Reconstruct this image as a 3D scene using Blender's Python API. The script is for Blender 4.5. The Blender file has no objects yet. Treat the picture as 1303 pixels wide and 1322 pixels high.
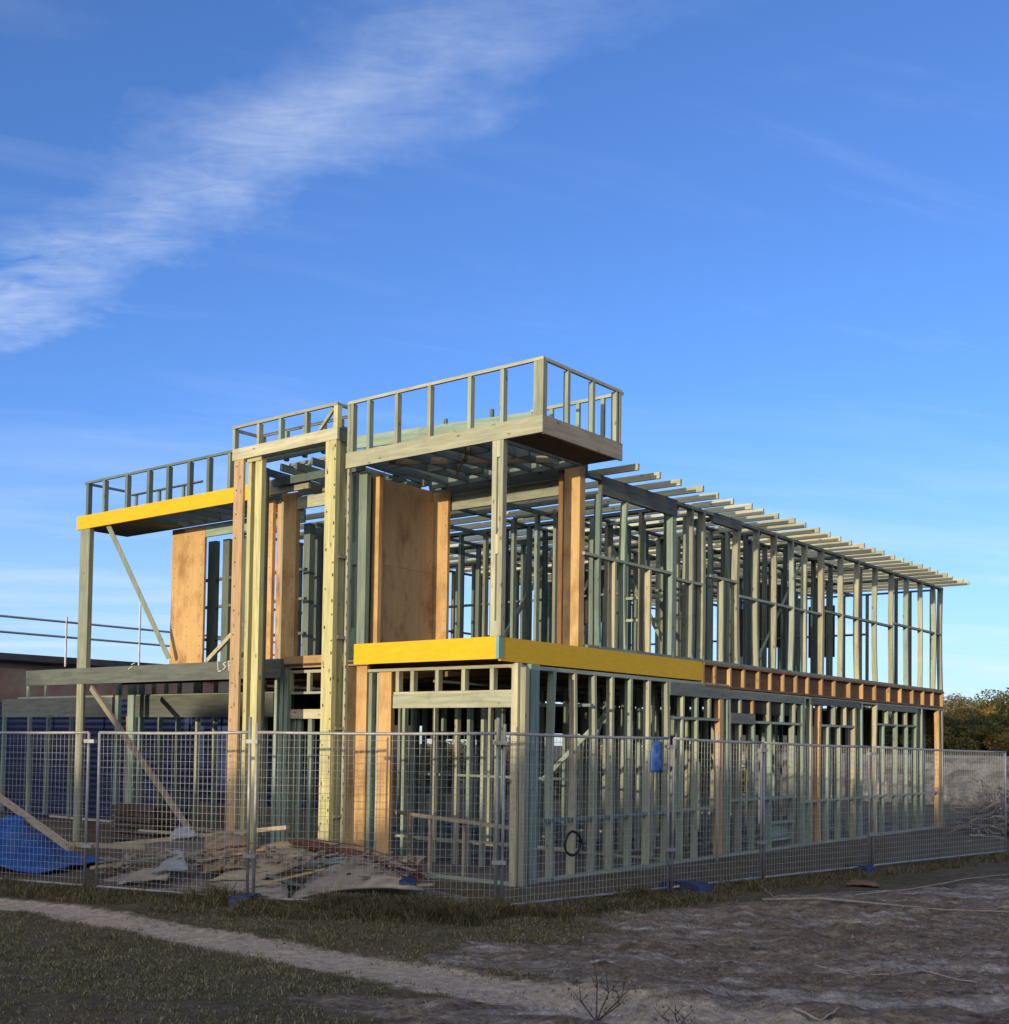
import bpy, math, random
import numpy as np
from mathutils import Vector, Matrix, noise
random.seed(7); rng = np.random.default_rng(7)
S = bpy.context.scene
COL = S.collection
R = math.radians

# ------------------------------------------------------------------ camera frame (house axes: X along the front, Y along the side, Z up)
F = 1545.5; PX, PY = 651.5, 899.0
def _n(v): return v / np.linalg.norm(v)
_u = _n(np.array([-1290. - PX, 930. - PY, F])); _y = _n(np.array([1883. - PX, 976. - PY, F]))
_x = -_u; _z = np.cross(_x, _y); _z = _z if _z[1] < 0 else -_z
ROT = np.stack([_x, _y, _z])
CAM = np.array([10.291, -12.818, 1.75])
FWD = _n(ROT[:2, 2])
def ray(x, y): return ROT @ np.array([x - PX, y - PY, F])
def onX(x, y, X0): r = ray(x, y); return CAM + r * (X0 - CAM[0]) / r[0]
def onY(x, y, Y0): r = ray(x, y); return CAM + r * (Y0 - CAM[1]) / r[1]
def onZ(x, y, Z0): r = ray(x, y); return CAM + r * (Z0 - CAM[2]) / r[2]
def XX(x, y, Y0): return float(onY(x, y, Y0)[0])
def YY(x, y, X0): return float(onX(x, y, X0)[1])
def sm(t): t = np.clip(t, 0, 1); return t * t * (3 - 2 * t)
def gz(x, y):
    d = (np.asarray(x) - CAM[0]) * FWD[0] + (np.asarray(y) - CAM[1]) * FWD[1]
    return -0.4 + 0.34 * sm((13.0 - d) / 7.0)
def ground(px, py):
    z = -0.35
    for _ in range(5):
        p = onZ(px, py, z); z = float(gz(p[0], p[1]))
    return np.array([p[0], p[1], z])

# ------------------------------------------------------------------ node helpers
def newmat(name):
    m = bpy.data.materials.new(name); m.use_nodes = True
    nt = m.node_tree; b = nt.nodes['Principled BSDF']
    return m, nt, b
def N(nt, t, **k):
    n = nt.nodes.new(t)
    for a, v in k.items():
        if a in n.inputs.keys() if isinstance(a, str) else False: n.inputs[a].default_value = v
        else: setattr(n, a, v)
    return n
def L(nt, a, b): nt.links.new(a, b)
def math_(nt, op, a, b=None, clamp=False):
    n = nt.nodes.new('ShaderNodeMath'); n.operation = op; n.use_clamp = clamp
    for i, v in enumerate((a, b)):
        if v is None: continue
        if isinstance(v, (int, float)): n.inputs[i].default_value = v
        else: L(nt, v, n.inputs[i])
    return n.outputs[0]
def mix(nt, fac, a, b, mode='MIX'):
    n = nt.nodes.new('ShaderNodeMix'); n.data_type = 'RGBA'; n.blend_type = mode
    for s, v in ((n.inputs[0], fac), (n.inputs[6], a), (n.inputs[7], b)):
        if isinstance(v, (int, float)): s.default_value = v
        elif isinstance(v, tuple): s.default_value = (*v[:3], 1)
        else: L(nt, v, s)
    return n.outputs[2]
def ramp(nt, f, stops):
    n = nt.nodes.new('ShaderNodeValToRGB'); e = n.color_ramp.elements
    while len(e) < len(stops): e.new(0.5)
    for i, (p, c) in enumerate(stops):
        e[i].position = p; e[i].color = (*c, 1) if isinstance(c, tuple) else (c, c, c, 1)
    L(nt, f, n.inputs[0]); return n.outputs[0]
def maprange(nt, v, a, b, c=0., d=1.):
    n = nt.nodes.new('ShaderNodeMapRange'); n.clamp = True
    L(nt, v, n.inputs[0])
    for i, q in enumerate((a, b, c, d)): n.inputs[i + 1].default_value = q
    return n.outputs[0]
def noisen(nt, vec, scale, detail=4, rough=.55):
    n = nt.nodes.new('ShaderNodeTexNoise'); n.inputs['Scale'].default_value = scale
    n.inputs['Detail'].default_value = detail; n.inputs['Roughness'].default_value = rough
    if vec is not None: L(nt, vec, n.inputs['Vector'])
    return n.outputs['Fac']
def coords(nt, scale=(1, 1, 1)):
    t = nt.nodes.new('ShaderNodeTexCoord'); m = nt.nodes.new('ShaderNodeMapping')
    m.inputs['Scale'].default_value = scale
    L(nt, t.outputs['Object'], m.inputs[0]); return m.outputs[0]
def rnd(nt):
    o = nt.nodes.new('ShaderNodeObjectInfo'); g = nt.nodes.new('ShaderNodeNewGeometry')
    return math_(nt, 'FRACT', math_(nt, 'ADD', math_(nt, 'MULTIPLY', o.outputs['Random'], 7.31), g.outputs['Random Per Island']))
def bump(nt, b, h, s=.3, d=.01):
    n = nt.nodes.new('ShaderNodeBump'); n.inputs['Strength'].default_value = s; n.inputs['Distance'].default_value = d
    L(nt, h, n.inputs['Height']); L(nt, n.outputs[0], b.inputs['Normal'])

_cache = {}
def timber(kind, axis):
    """sawn timber: grain along axis, tone picked per piece, knots and stains"""
    key = (kind, axis)
    if key in _cache: return _cache[key]
    m, nt, b = newmat(kind + '_' + 'xyz'[axis])
    tones = {'framing': [(0, (.20, .285, .27)), (.25, (.33, .365, .285)), (.5, (.245, .325, .295)), (.75, (.39, .395, .295)), (1, (.185, .28, .275))],
             'green':   [(0, (.22, .30, .26)), (.5, (.27, .345, .28)), (1, (.20, .29, .265))],
             'yellow':  [(0, (.50, .48, .25)), (.5, (.46, .455, .255)), (1, (.51, .465, .25))],
             'pale':    [(0, (.41, .41, .305)), (.5, (.35, .385, .305)), (1, (.44, .41, .295))],
             'orange':  [(0, (.46, .29, .14)), (.5, (.52, .34, .17)), (1, (.40, .25, .115))],
             'tan':     [(0, (.47, .33, .20)), (.5, (.52, .38, .23)), (1, (.44, .32, .20))],
             'teal':    [(0, (.13, .185, .18)), (.5, (.17, .215, .195)), (1, (.12, .17, .175))],
             'sage':    [(0, (.25, .29, .235)), (.5, (.29, .325, .25)), (1, (.235, .28, .245))],
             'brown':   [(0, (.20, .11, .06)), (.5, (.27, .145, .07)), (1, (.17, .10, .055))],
             'rafter':  [(0, (.42, .415, .30)), (.5, (.37, .40, .31)), (1, (.45, .43, .31))],
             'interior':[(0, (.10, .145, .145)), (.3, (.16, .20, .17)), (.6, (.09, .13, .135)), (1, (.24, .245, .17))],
             'grey':    [(0, (.145, .165, .155)), (.5, (.175, .188, .165)), (1, (.135, .158, .158))],
             'weathered': [(0, (.30, .26, .20)), (.5, (.36, .30, .22)), (1, (.24, .22, .19))]}[kind]
    r = rnd(nt)
    base = ramp(nt, r, tones)
    sc = [9., 9., 9.]; sc[axis] = .7
    v = coords(nt, tuple(sc))
    off = nt.nodes.new('ShaderNodeVectorMath'); off.operation = 'ADD'; L(nt, v, off.inputs[0])
    cx = nt.nodes.new('ShaderNodeCombineXYZ')
    for i in range(3): L(nt, math_(nt, 'MULTIPLY', r, 37. + 11 * i), cx.inputs[i])
    L(nt, cx.outputs[0], off.inputs[1])
    g = noisen(nt, off.outputs[0], 2.2, 6, .62)
    c = mix(nt, maprange(nt, g, .3, .72), mix(nt, 1., base, (.68, .66, .62), 'MULTIPLY'), mix(nt, 1., base, (1.16, 1.14, 1.08), 'MULTIPLY'))
    r2 = math_(nt, 'FRACT', math_(nt, 'MULTIPLY', r, 17.37)); tv = nt.nodes.new('ShaderNodeCombineColor'); tq = maprange(nt, r2, 0, 1, .74, 1.16)
    for i in range(3): L(nt, tq, tv.inputs[i])
    c = mix(nt, 1., c, tv.outputs[0], 'MULTIPLY')
    # blotches of stain
    v2 = coords(nt, (1.4, 1.4, 1.4)); st = noisen(nt, v2, 1.7, 5, .6)
    c = mix(nt, maprange(nt, st, .56, .75, 0, .45), c, mix(nt, 1., c, (.55, .52, .48), 'MULTIPLY'))
    # knots and nail marks
    sk = [6.5, 6.5, 6.5]; sk[axis] = 3.2
    vo = nt.nodes.new('ShaderNodeTexVoronoi'); vo.inputs['Scale'].default_value = 1.; L(nt, coords(nt, tuple(sk)), vo.inputs['Vector'])
    c = mix(nt, maprange(nt, vo.outputs['Distance'], .06, .16, .75, 0.), c, (.09, .065, .035))
    L(nt, c, b.inputs['Base Color']); b.inputs['Roughness'].default_value = .78
    b.inputs['Specular IOR Level'].default_value = .25
    bump(nt, b, g, .25, .004)
    _cache[key] = m; return m

def simple(name, col, rough=.7, var=.25, scale=6., metal=0., spec=.3, stain=None, bmp=.15):
    if name in _cache: return _cache[name]
    m, nt, b = newmat(name); v = coords(nt)
    g = noisen(nt, v, scale, 6, .62)
    lo = tuple(x * (1 - var) for x in col); hi = tuple(min(1, x * (1 + var)) for x in col)
    c = mix(nt, maprange(nt, g, .3, .7), lo, hi)
    r = rnd(nt); c = mix(nt, maprange(nt, r, 0, 1, 0, .3), c, mix(nt, 1., c, (.75, .75, .75), 'MULTIPLY'))
    if stain:
        g2 = noisen(nt, v, scale * .35, 7, .68); c = mix(nt, maprange(nt, g2, .5, .68, 0, .7), c, stain)
    L(nt, c, b.inputs['Base Color']); b.inputs['Roughness'].default_value = rough; b.inputs['Metallic'].default_value = metal
    b.inputs['Specular IOR Level'].default_value = spec
    if bmp: bump(nt, b, g, bmp, .01)
    _cache[name] = m; return m

# ------------------------------------------------------------------ mesh builder
ORG = {}
class MB:
    def __init__(s): s.v = []; s.f = []
    def bowed(s, x, y, z0, z1, wx_, wy_, bow):
        n = 6; k0 = len(s.v)
        for i in range(n + 1):
            t = i / n; c = y + bow * math.sin(math.pi * t) ; cx_ = x + .35 * bow * math.sin(math.pi * t); z = z0 + (z1 - z0) * t
            s.v += [(cx_ - wx_ / 2, c - wy_ / 2, z), (cx_ + wx_ / 2, c - wy_ / 2, z), (cx_ + wx_ / 2, c + wy_ / 2, z), (cx_ - wx_ / 2, c + wy_ / 2, z)]
        for i in range(n):
            for j in range(4): a = k0 + i * 4 + j; b = k0 + i * 4 + (j + 1) % 4; s.f.append((a, b, b + 4, a + 4))
        s.f += [(k0 + 3, k0 + 2, k0 + 1, k0), tuple(k0 + n * 4 + j for j in range(4))]
        return s
    def box(s, x0, x1, y0, y1, z0, z1):
        if x0 > x1: x0, x1 = x1, x0
        if y0 > y1: y0, y1 = y1, y0
        if z0 > z1: z0, z1 = z1, z0
        n = len(s.v)
        s.v += [(x0, y0, z0), (x1, y0, z0), (x1, y1, z0), (x0, y1, z0), (x0, y0, z1), (x1, y0, z1), (x1, y1, z1), (x0, y1, z1)]
        s.f += [tuple(n + i for i in q) for q in ((0, 3, 2, 1), (4, 5, 6, 7), (0, 1, 5, 4), (1, 2, 6, 5), (2, 3, 7, 6), (3, 0, 4, 7))]
        return s
    def beam(s, p, q, w, h, up=(0, 0, 1)):
        p = Vector(p); q = Vector(q); d = (q - p).normalized(); up = Vector(up)
        if abs(d.dot(up)) > .98: up = Vector((1, 0, 0))
        a = d.cross(up).normalized() * (w / 2); c = a.cross(d).normalized() * (h / 2)
        n = len(s.v)
        for e in (p, q): s.v += [tuple(e - a - c), tuple(e + a - c), tuple(e + a + c), tuple(e - a + c)]
        s.f += [tuple(n + i for i in k) for k in ((3, 2, 1, 0), (4, 5, 6, 7), (0, 1, 5, 4), (1, 2, 6, 5), (2, 3, 7, 6), (3, 0, 4, 7))]
        return s
    def tube(s, pts, r, n=8, cap=True):
        pts = [Vector(p) for p in pts]; rr = r if isinstance(r, (list, tuple)) else [r] * len(pts)
        k0 = len(s.v); a = None
        for i, p in enumerate(pts):
            d = (pts[min(i + 1, len(pts) - 1)] - pts[max(i - 1, 0)]).normalized()
            if a is None:
                a = d.cross(Vector((0, 0, 1)))
                if a.length < .05: a = d.cross(Vector((1, 0, 0)))
            a = (a - d * a.dot(d)).normalized(); b = d.cross(a)
            for j in range(n):
                t = 2 * math.pi * j / n; s.v.append(tuple(p + (a * math.cos(t) + b * math.sin(t)) * rr[i]))
        for i in range(len(pts) - 1):
            for j in range(n):
                s.f.append((k0 + i * n + j, k0 + i * n + (j + 1) % n, k0 + (i + 1) * n + (j + 1) % n, k0 + (i + 1) * n + j))
        if cap:
            s.f.append(tuple(k0 + j for j in reversed(range(n)))); s.f.append(tuple(k0 + (len(pts) - 1) * n + j for j in range(n)))
        return s
    def build(s, name, mat, parent=None, smooth=False, loc=None):
        o3 = ORG.get(parent.name, (0, 0, 0)) if parent else (loc or (0, 0, 0))
        me = bpy.data.meshes.new(name)
        me.from_pydata([(v[0] - o3[0], v[1] - o3[1], v[2] - o3[2]) for v in s.v], [], s.f)
        me.materials.append(mat); me.update()
        if smooth: me.polygons.foreach_set('use_smooth', [True] * len(me.polygons))
        o = bpy.data.objects.new(name, me); COL.objects.link(o)
        if parent: o.parent = parent
        else: o.location = o3
        ORG[o.name] = o3
        return o
def tag(o, label, cat, group=None, kind=None):
    if label: o['label'] = label
    if cat: o['category'] = cat
    if group: o['group'] = group
    if kind: o['kind'] = kind
    return o
def empty(name, loc, label, cat, group=None):
    o = bpy.data.objects.new(name, None); COL.objects.link(o); o.location = loc; o.empty_display_size = .3
    ORG[o.name] = tuple(loc); return tag(o, label, cat, group)
def npmesh(name, verts, faces, mat, parent=None):
    """faces: (n,k) int array"""
    me = bpy.data.meshes.new(name); verts = np.asarray(verts, float)
    if parent: verts = verts - np.array(ORG[parent.name])
    k = faces.shape[1]; n = len(faces)
    me.vertices.add(len(verts)); me.vertices.foreach_set('co', verts.astype(np.float32).ravel())
    me.loops.add(n * k); me.loops.foreach_set('vertex_index', faces.astype(np.int32).ravel())
    me.polygons.add(n); me.polygons.foreach_set('loop_start', np.arange(0, n * k, k, dtype=np.int32))
    me.update(calc_edges=True); me.validate(); me.materials.append(mat)
    o = bpy.data.objects.new(name, me); COL.objects.link(o)
    if parent: o.parent = parent; ORG[o.name] = ORG[parent.name]
    return o

# ------------------------------------------------------------------ other materials
def mat_yellow():
    m, nt, b = newmat('yellow_beam_paint'); v = coords(nt, (1, 1, 4)); g = noisen(nt, v, 5, 6, .6)
    c = mix(nt, maprange(nt, g, .35, .7), (.61, .36, .008), (.69, .415, .012))
    g2 = noisen(nt, coords(nt, (2, 2, 14)), 3, 6, .7); c = mix(nt, maprange(nt, g2, .52, .72, 0, .4), c, (.45, .28, .05)); g3 = noisen(nt, coords(nt, (1, 1, 1)), 1.1, 6, .6); c = mix(nt, maprange(nt, g3, .5, .68, 0, .3), c, (.60, .33, .02))
    L(nt, c, b.inputs['Base Color']); b.inputs['Roughness'].default_value = .6; b.inputs['Specular IOR Level'].default_value = .25; return m
YELLOW = mat_yellow()
def mat_ply(name, ca, cb, dark):
    m, nt, b = newmat(name); v = coords(nt, (5, 5, .5)); g = noisen(nt, v, 2.5, 8, .65)
    c = mix(nt, maprange(nt, g, .3, .7), ca, cb)
    g2 = noisen(nt, coords(nt, (1.5, 1.5, .9)), 1.6, 6, .6); c = mix(nt, maprange(nt, g2, .47, .66, 0, .8), c, dark)
    vo = nt.nodes.new('ShaderNodeTexVoronoi'); vo.inputs['Scale'].default_value = 4.; L(nt, coords(nt, (1, 1, .7)), vo.inputs['Vector'])
    c = mix(nt, maprange(nt, vo.outputs['Distance'], .03, .1, .5, 0.), c, dark)
    r = rnd(nt); c = mix(nt, maprange(nt, r, 0, 1, 0, .3), c, mix(nt, 1., c, (.78, .72, .66), 'MULTIPLY'))
    L(nt, c, b.inputs['Base Color']); b.inputs['Roughness'].default_value = .8; b.inputs['Specular IOR Level'].default_value = .2
    bump(nt, b, g, .2, .003); return m
PLY = mat_ply('plywood', (.47, .30, .13), (.58, .385, .18), (.28, .15, .06))
PLYD = mat_ply('stained_plywood', (.50, .31, .15), (.60, .385, .19), (.26, .10, .045))
GALV = simple('galvanised_steel', (.32, .32, .325), .55, .2, 9, .4, .4)
WIRE = simple('galvanised_wire', (.40, .41, .42), .55, .15, 9, .2, .3)
CONC = simple('concrete', (.16, .14, .12), .9, .3, 4, stain=(.11, .095, .08))
BLUEP = simple('blue_plastic', (.014, .034, .115), .5, .2, 5, stain=(.08, .08, .10))
BLACKP = simple('black_hose', (.02, .02, .022), .5, .2, 5)
CHALK = simple('chalk', (.62, .62, .58), .95, .1, 30)
DARK = simple('dark_board', (.05, .045, .04), .9, .3, 3)
CREAM = simple('pale_board', (.30, .26, .21), .9, .3, 4, stain=(.13, .105, .08))
FIBRO = simple('grey_sheet', (.25, .28, .30), .75, .2, 4, stain=(.15, .15, .15))
RUSTY = simple('rusty_bars', (.17, .07, .045), .85, .4, 12)
NAIL = simple('nail_plate', (.40, .43, .44), .5, .2, 9, .5)

# ================================================================== HOUSE FRAME
SLAB = -.25
house = empty('house_frame', (0, 0, SLAB - .15),
              'two storey timber house frame under construction with yellow beams and bare studs', 'house')
def part(name, mb, mat, parent=house): return mb.build(name, mat, parent)
def bx(*a): return MB().box(*a)
T = timber

# --- slab and decks
part('floor_slab', bx(-9.2, 0.03, .3, 18.2, SLAB - .25, SLAB), CONC)
part('floor_deck', MB().box(-3.0, -.03, .06, 2.2, 3.13, 3.17).box(-9, -.03, 2.2, 18.1, 3.13, 3.17).box(-12.9, -3.3, .95, 2.2, 3.0, 3.04), DARK)

# --- upper side wall (plane X = 0)
TOPZ = 5.87
W = .115
wall = part('wall_frame', MB().box(-W, 0, 2.1, 18.12, 3.2, 3.245).box(-W, 0, 2.1, 18.12, TOPZ - .05, TOPZ)
            .box(-W + .004, -.004, 2.0, 4.6, 4.605, 4.65).box(-W + .004, -.004, 4.7, 5.64, 4.53, 4.575)
            .box(-W + .004, -.004, 5.9, 6.94, 4.72, 4.765).box(-W + .004, -.004, 7.0, 10.65, 4.475, 4.52)
            .box(-W + .004, -.004, 10.74, 14.6, 4.56, 4.605).box(-W + .004, -.004, 14.7, 18.05, 4.64, 4.685), T('framing', 1))
wall['label'] = 'upper storey stud wall along the long side of the house'
def stud(p, x0, x1, y0, y1, z0, z1, kind='framing', name='stud'): return bx(x0, x1, y0, y1, z0, z1).build(name, T(kind, 2), p)
def tilt(i): return random.uniform(-.012, .012)
zt = TOPZ - .052; zb = 3.247
for y, w, k in [(2.44, .055, 'framing'), (3.17, .045, 'green'), (4.63, .13, 'framing'), (5.26, .05, 'pale'), (5.66, .09, 'framing'), (6.98, .10, 'pale'),
                (7.76, .055, 'pale'), (8.49, .055, 'pale'), (9.24, .05, 'framing'), (9.89, .055, 'pale'), (10.69, .10, 'pale'), (11.69, .055, 'framing'),
                (12.62, .055, 'pale'), (13.66, .055, 'framing'), (14.66, .055, 'pale'), (15.64, .055, 'framing'), (16.57, .055, 'pale'), (17.5, .05, 'framing'), (18.05, .10, 'pale')]:
    top = zt
    if 2.2 < y < 4.6: top = 5.60
    d = random.uniform(-.004, .004)
    m = MB().bowed(-W / 2 + d, y, zb, top, W, w, random.choice((-.035, -.02, -.01, .0, .01, .02, .04))); m.build('stud', T(k, 2), wall)
for y in (2.85, 3.89, 6.37): stud(wall, -W, 0, y - .025, y + .025, zb, 4.60 if y < 5 else 4.71, 'pale')
part('lintel', bx(-.06, .012, 2.42, 4.70, 5.60, TOPZ + .012), T('grey', 1), wall)
part('lintel', bx(-.06, .012, 5.98, 7.03, 5.70, TOPZ + .012), T('grey', 1), wall)
np_ = MB()
for y in (2.44, 3.17, 4.63, 5.26, 5.66, 6.98, 7.76, 8.49, 9.24, 9.89, 10.69, 11.69, 12.62, 13.66):
    if random.random() < .75: np_.box(.0005, .003, y - .02, y + .02, 3.22, 3.30)
    if random.random() < .6 and y > 4.7: np_.box(.0005, .003, y - .02, y + .02, TOPZ - .13, TOPZ - .02)
part('nail_plate', np_, NAIL, wall)['kind'] = 'stuff'
# thin services and braces seen between the studs
part('brace', MB().beam((-.14, 8.0, 3.4), (-.14, 10.2, 5.8), .02, .05), T('green', 2), wall)

# --- joist ends and rim along the side
rim = part('rim_board', MB().box(-.10, .02, 5.66, 18.14, 3.155, 3.198).box(-.10, .02, 5.66, 18.14, 2.775, 2.815).box(-.10, -.07, 5.66, 18.12, 2.815, 3.155), T('brown', 1))
jy = [5.66, 6.08, 6.64, 7.18, 7.78, 8.28, 8.84, 9.42, 9.97, 10.65, 11.3, 12.1, 12.81, 13.56, 14.41, 15.15, 15.94, 16.68, 17.37, 18.08]
for y in jy: bx(-.068, .012, y - .028, y + .028, 2.816, 3.154).build('joist_end', T('orange', 2), rim)
# yellow beams round the balcony floor
yb = part('yellow_beam', bx(-2.83, -.004, -.045, 0, 2.895, 3.205), YELLOW)
part('yellow_beam', bx(-.045, 0, .002, 5.62, 2.87, 3.20), YELLOW)
part('corner_plate', bx(-.05, .008, -.055, -.047, 2.90, 3.20).box(.0, .008, -.047, .03, 2.90, 3.20), simple('teal_metal', (.20, .36, .36), .5, .1, 5, .3))
part('floor_joists', (lambda m: [m.box(-8.9, -.11, y - .022, y + .022, 2.85, 3.125) for y in np.arange(2.5, 18, .45)] and m)(MB()), T('brown', 0))['kind'] = 'stuff'
part('balcony_joists', (lambda m: [m.box(x - .022, x + .022, .02, 2.3, 2.91, 3.125) for x in np.arange(-2.7, -.1, .45)] and m)(MB()), T('brown', 1))['kind'] = 'stuff'

# --- lower side wall
zl = 2.79
lw = part('wall_frame', MB().box(-W, 0, .62, 18.12, SLAB + .002, SLAB + .047).box(-W, 0, .36, 6.6, zl, 2.845).box(-W, 0, 6.65, 18.12, 2.715, 2.76)
          .box(-W + .004, -.004, 4.55, 6.36, 2.18, 2.225).box(-W + .004, -.004, 7.62, 9.68, 2.17, 2.215).box(-W + .004, -.004, 10.66, 12.36, 2.17, 2.215)
          .box(-W + .004, -.004, 13.7, 16.2, 2.255, 2.30)
          .box(-W + .004, -.004, .65, 4.45, .60, .645).box(-W + .004, -.004, 4.6, 6.3, .62, .665).box(-W + .004, -.004, 9.75, 18.05, .62, .665)
          .box(-W + .004, -.004, 8.34, 9.33, .25, .295).box(-W + .004, -.004, 8.34, 9.33, -.07, -.03).box(-W + .004, -.004, 6.7, 9.3, .73, .775), T('framing', 1))
lw['label'] = 'ground storey stud wall along the long side of the house'
zf = SLAB + .05
for y, w, k in [(1.28, .06, 'framing'), (1.80, .06, 'pale'), (2.32, .06, 'framing'), (2.82, .06, 'pale'), (3.35, .06, 'framing'), (3.90, .06, 'pale'), (4.48, .08, 'framing'),
                (6.56, .05, 'green'), (6.64, .05, 'framing'), (9.73, .06, 'green'), (9.83, .07, 'pale'), (10.59, .09, 'orange'), (12.42, .09, 'pale'), (12.80, .05, 'green'),
                (13.66, .07, 'pale'), (16.24, .07, 'green'), (16.6, .06, 'framing'), (17.80, .09, 'orange'), (18.07, .07, 'pale'), (10.15, .05, 'framing'), (14.9, .05, 'framing')]:
    hi = zl - .003 if y < 6.65 else 2.712
    if 10.2 < y < 12.4: hi = 2.60
    m = MB().bowed(-W / 2, y, zf, hi, W, w, random.choice((-.03, -.015, 0., .012, .025))); m.build('stud', T(k, 2), lw)
for y, z0, z1, k in [(4.99, 2.228, 2.575, 'pale'), (5.47, 2.228, 2.575, 'framing'), (5.92, 2.228, 2.575, 'pale'), (7.07, 2.345, 2.595, 'pale'), (7.57, 2.345, 2.595, 'orange'), (8.24, 2.218, 2.595, 'pale'),
                     (8.85, 2.218, 2.595, 'framing'), (9.37, 2.218, 2.595, 'pale'), (11.34, 2.218, 2.605, 'framing'), (11.91, 2.218, 2.605, 'pale'), (14.33, 2.303, 2.60, 'pale'), (15.55, 2.303, 2.60, 'pale')]:
    stud(lw, -W, 0, y - .03, y + .03, z0, z1, k)
stud(lw, -W, 0, 6.27, 6.40, zf, 2.575, 'orange'); stud(lw, -W, 0, 4.95, 5.0, zf, 2.178, 'green'); stud(lw, -W, 0, 5.45, 5.5, zf, 2.178, 'framing')
for y in (7.1, 7.62, 8.32, 9.34, 10.2, 11.0, 11.6, 14.1, 14.9, 15.6): stud(lw, -W, 0, y - .025, y + .025, zf, 2.165 if y < 13 else 2.25, 'framing')
part('lintel', bx(-.06, .014, 4.52, 6.60, 2.58, 2.80), T('grey', 1), lw)
part('lintel', bx(-.06, .014, 6.62, 9.70, 2.60, 2.735), T('grey', 1), lw)
part('lintel', bx(-.06, .014, 6.66, 7.62, 2.15, 2.34), T('grey', 1), lw)
part('lintel', bx(-.06, .014, 10.08, 12.62, 2.61, 2.74), T('grey', 1), lw)
part('lintel', bx(-.06, .014, 13.66, 16.27, 2.605, 2.735), T('grey', 1), lw)
part('panel', bx(-.07, -.05, 6.8, 9.2, 2.35, 2.58), DARK, lw)
part('panel', bx(-.14, -.122, 8.36, 9.31, -.02, .245), T('green', 1), lw)

# --- lower front wall (Y = .35) right of the portal
YF = .35
x0, x1 = XX(508, 900, YF), XX(661, 900, YF)
fw = part('wall_frame', MB().box(-3.4, -.08, YF, YF + .09, 2.80, 2.845).box(x0, x1, YF + .003, YF + .087, 2.445, 2.485), T('pale', 0))
part('bottom_plate', bx(x0, x1, YF + .003, YF + .087, SLAB + .002, SLAB + .047), T('framing', 0), fw)
fw['label'] = 'ground storey front wall with a wide opening and a row of short studs above it'
part('lintel', bx(x0, x1, YF - .01, YF + .06, 2.24, 2.443), T('pale', 0), fw)
for xp in (513, 532, 564, 598, 635): x = XX(xp, 880, YF); stud(fw, x - .035, x + .035, YF, YF + .09, 2.487, 2.797, 'pale')
stud(fw, x1, XX(669, 900, YF), YF - .012, YF + .09, SLAB, 2.86, 'pale')
stud(fw, XX(670, 900, YF), XX(676, 900, YF) + .01, YF + .03, YF + .12, SLAB, 2.80, 'pale')
stud(fw, -.02, .06, .47, .56, SLAB, 2.79, 'green'); stud(fw, .0, .075, .60, .80, SLAB, 2.86, 'green')
stud(fw, XX(490, 900, YF), XX(507, 900, YF), YF - .02, YF + .05, SLAB, 2.79, 'orange')
part('panel', bx(XX(447, 900, YF), XX(474, 900, YF), YF - .012, YF + .05, SLAB, 2.90), PLY, fw)
part('panel', bx(XX(492, 900, YF) - .01, XX(507, 900, YF), YF - .035, YF - .021, SLAB, 2.79), PLY, fw)
stud(fw, XX(476, 900, YF), XX(480, 900, YF), YF, YF + .09, SLAB, 2.79, 'green')
stud(fw, XX(483, 900, YF), XX(487, 900, YF), YF + .06, YF + .15, SLAB, 2.79, 'pale')
# studs of the short wall seen inside the opening
iw = MB()
for xp in (520, 531, 559, 588, 604, 622, 640): x = XX(xp, 990, 2.0); iw.box(x - .03, x + .03, 2.0, 2.09, SLAB, 2.3)
iw.box(x0 - 1.5, x1, 2.012, 2.078, .12, .16).box(x0 - 1.5, x1 + .2, 2.005, 2.085, 2.302, 2.345).box(x0 - 1, x1, 2.012, 2.078, 1.18, 1.22)
part('partition', iw, T('framing', 2))
rail = MB().beam(onY(508, 1048, .9), onY(668, 1070, .6), .09, .05)
for xp, yp in ((530, 1050), (556, 1056), (600, 1063)): p = onY(xp, yp, .8); rail.beam(p, (p[0], p[1], SLAB), .05, .05)
part('trestle', rail, T('weathered', 0))

# --- upper front: balcony post, corner post, plywood lined recess
P1 = part('corner_post', MB().box(-.17, -.09, -.04, .05, 3.21, 5.935).box(-.035, .025, -.04, .05, 3.21, 5.935).box(-.089, -.036, .0, .05, 3.21, 5.935)
          .box(-.089, -.036, -.04, -.001, 3.21, 3.42).box(-.089, -.036, -.04, -.001, 4.35, 4.62).box(-.089, -.036, -.04, -.001, 5.7, 5.935), T('pale', 2))
q2 = lambda p: XX(p, 700, .35)
P2 = part('corner_post', MB().box(q2(453), q2(457), .31, .40, 3.0, 5.93).box(q2(463), q2(475), .31, .40, 3.0, 5.93).box(q2(457) + .001, q2(463) - .001, .35, .39, 3.0, 5.93)
          .box(q2(457) + .002, q2(463) - .002, .312, .348, 3.0, 3.5).box(q2(457) + .002, q2(463) - .002, .312, .348, 4.5, 4.85), T('green', 2))
xb = -3.1
YW = 1.0
def wx(p, y=700): return XX(p, y, YW)
part('panel', bx(xb - .02, xb, .62, 2.0, 3.17, 4.548), PLYD)
part('panel', bx(xb - .022, xb - .002, .62, 2.0, 4.553, 5.93), PLYD)
part('panel', bx(xb - .26, xb - .0225, .60, .66, 3.17, 5.93), DARK)
part('panel', bx(-3.055, -2.905, .52, .595, 3.17, 5.93), PLY)
part('panel', bx(XX(556, 700, 2.1), XX(578, 700, 2.1), 2.1, 2.16, 3.17, 5.93), PLY)
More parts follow.
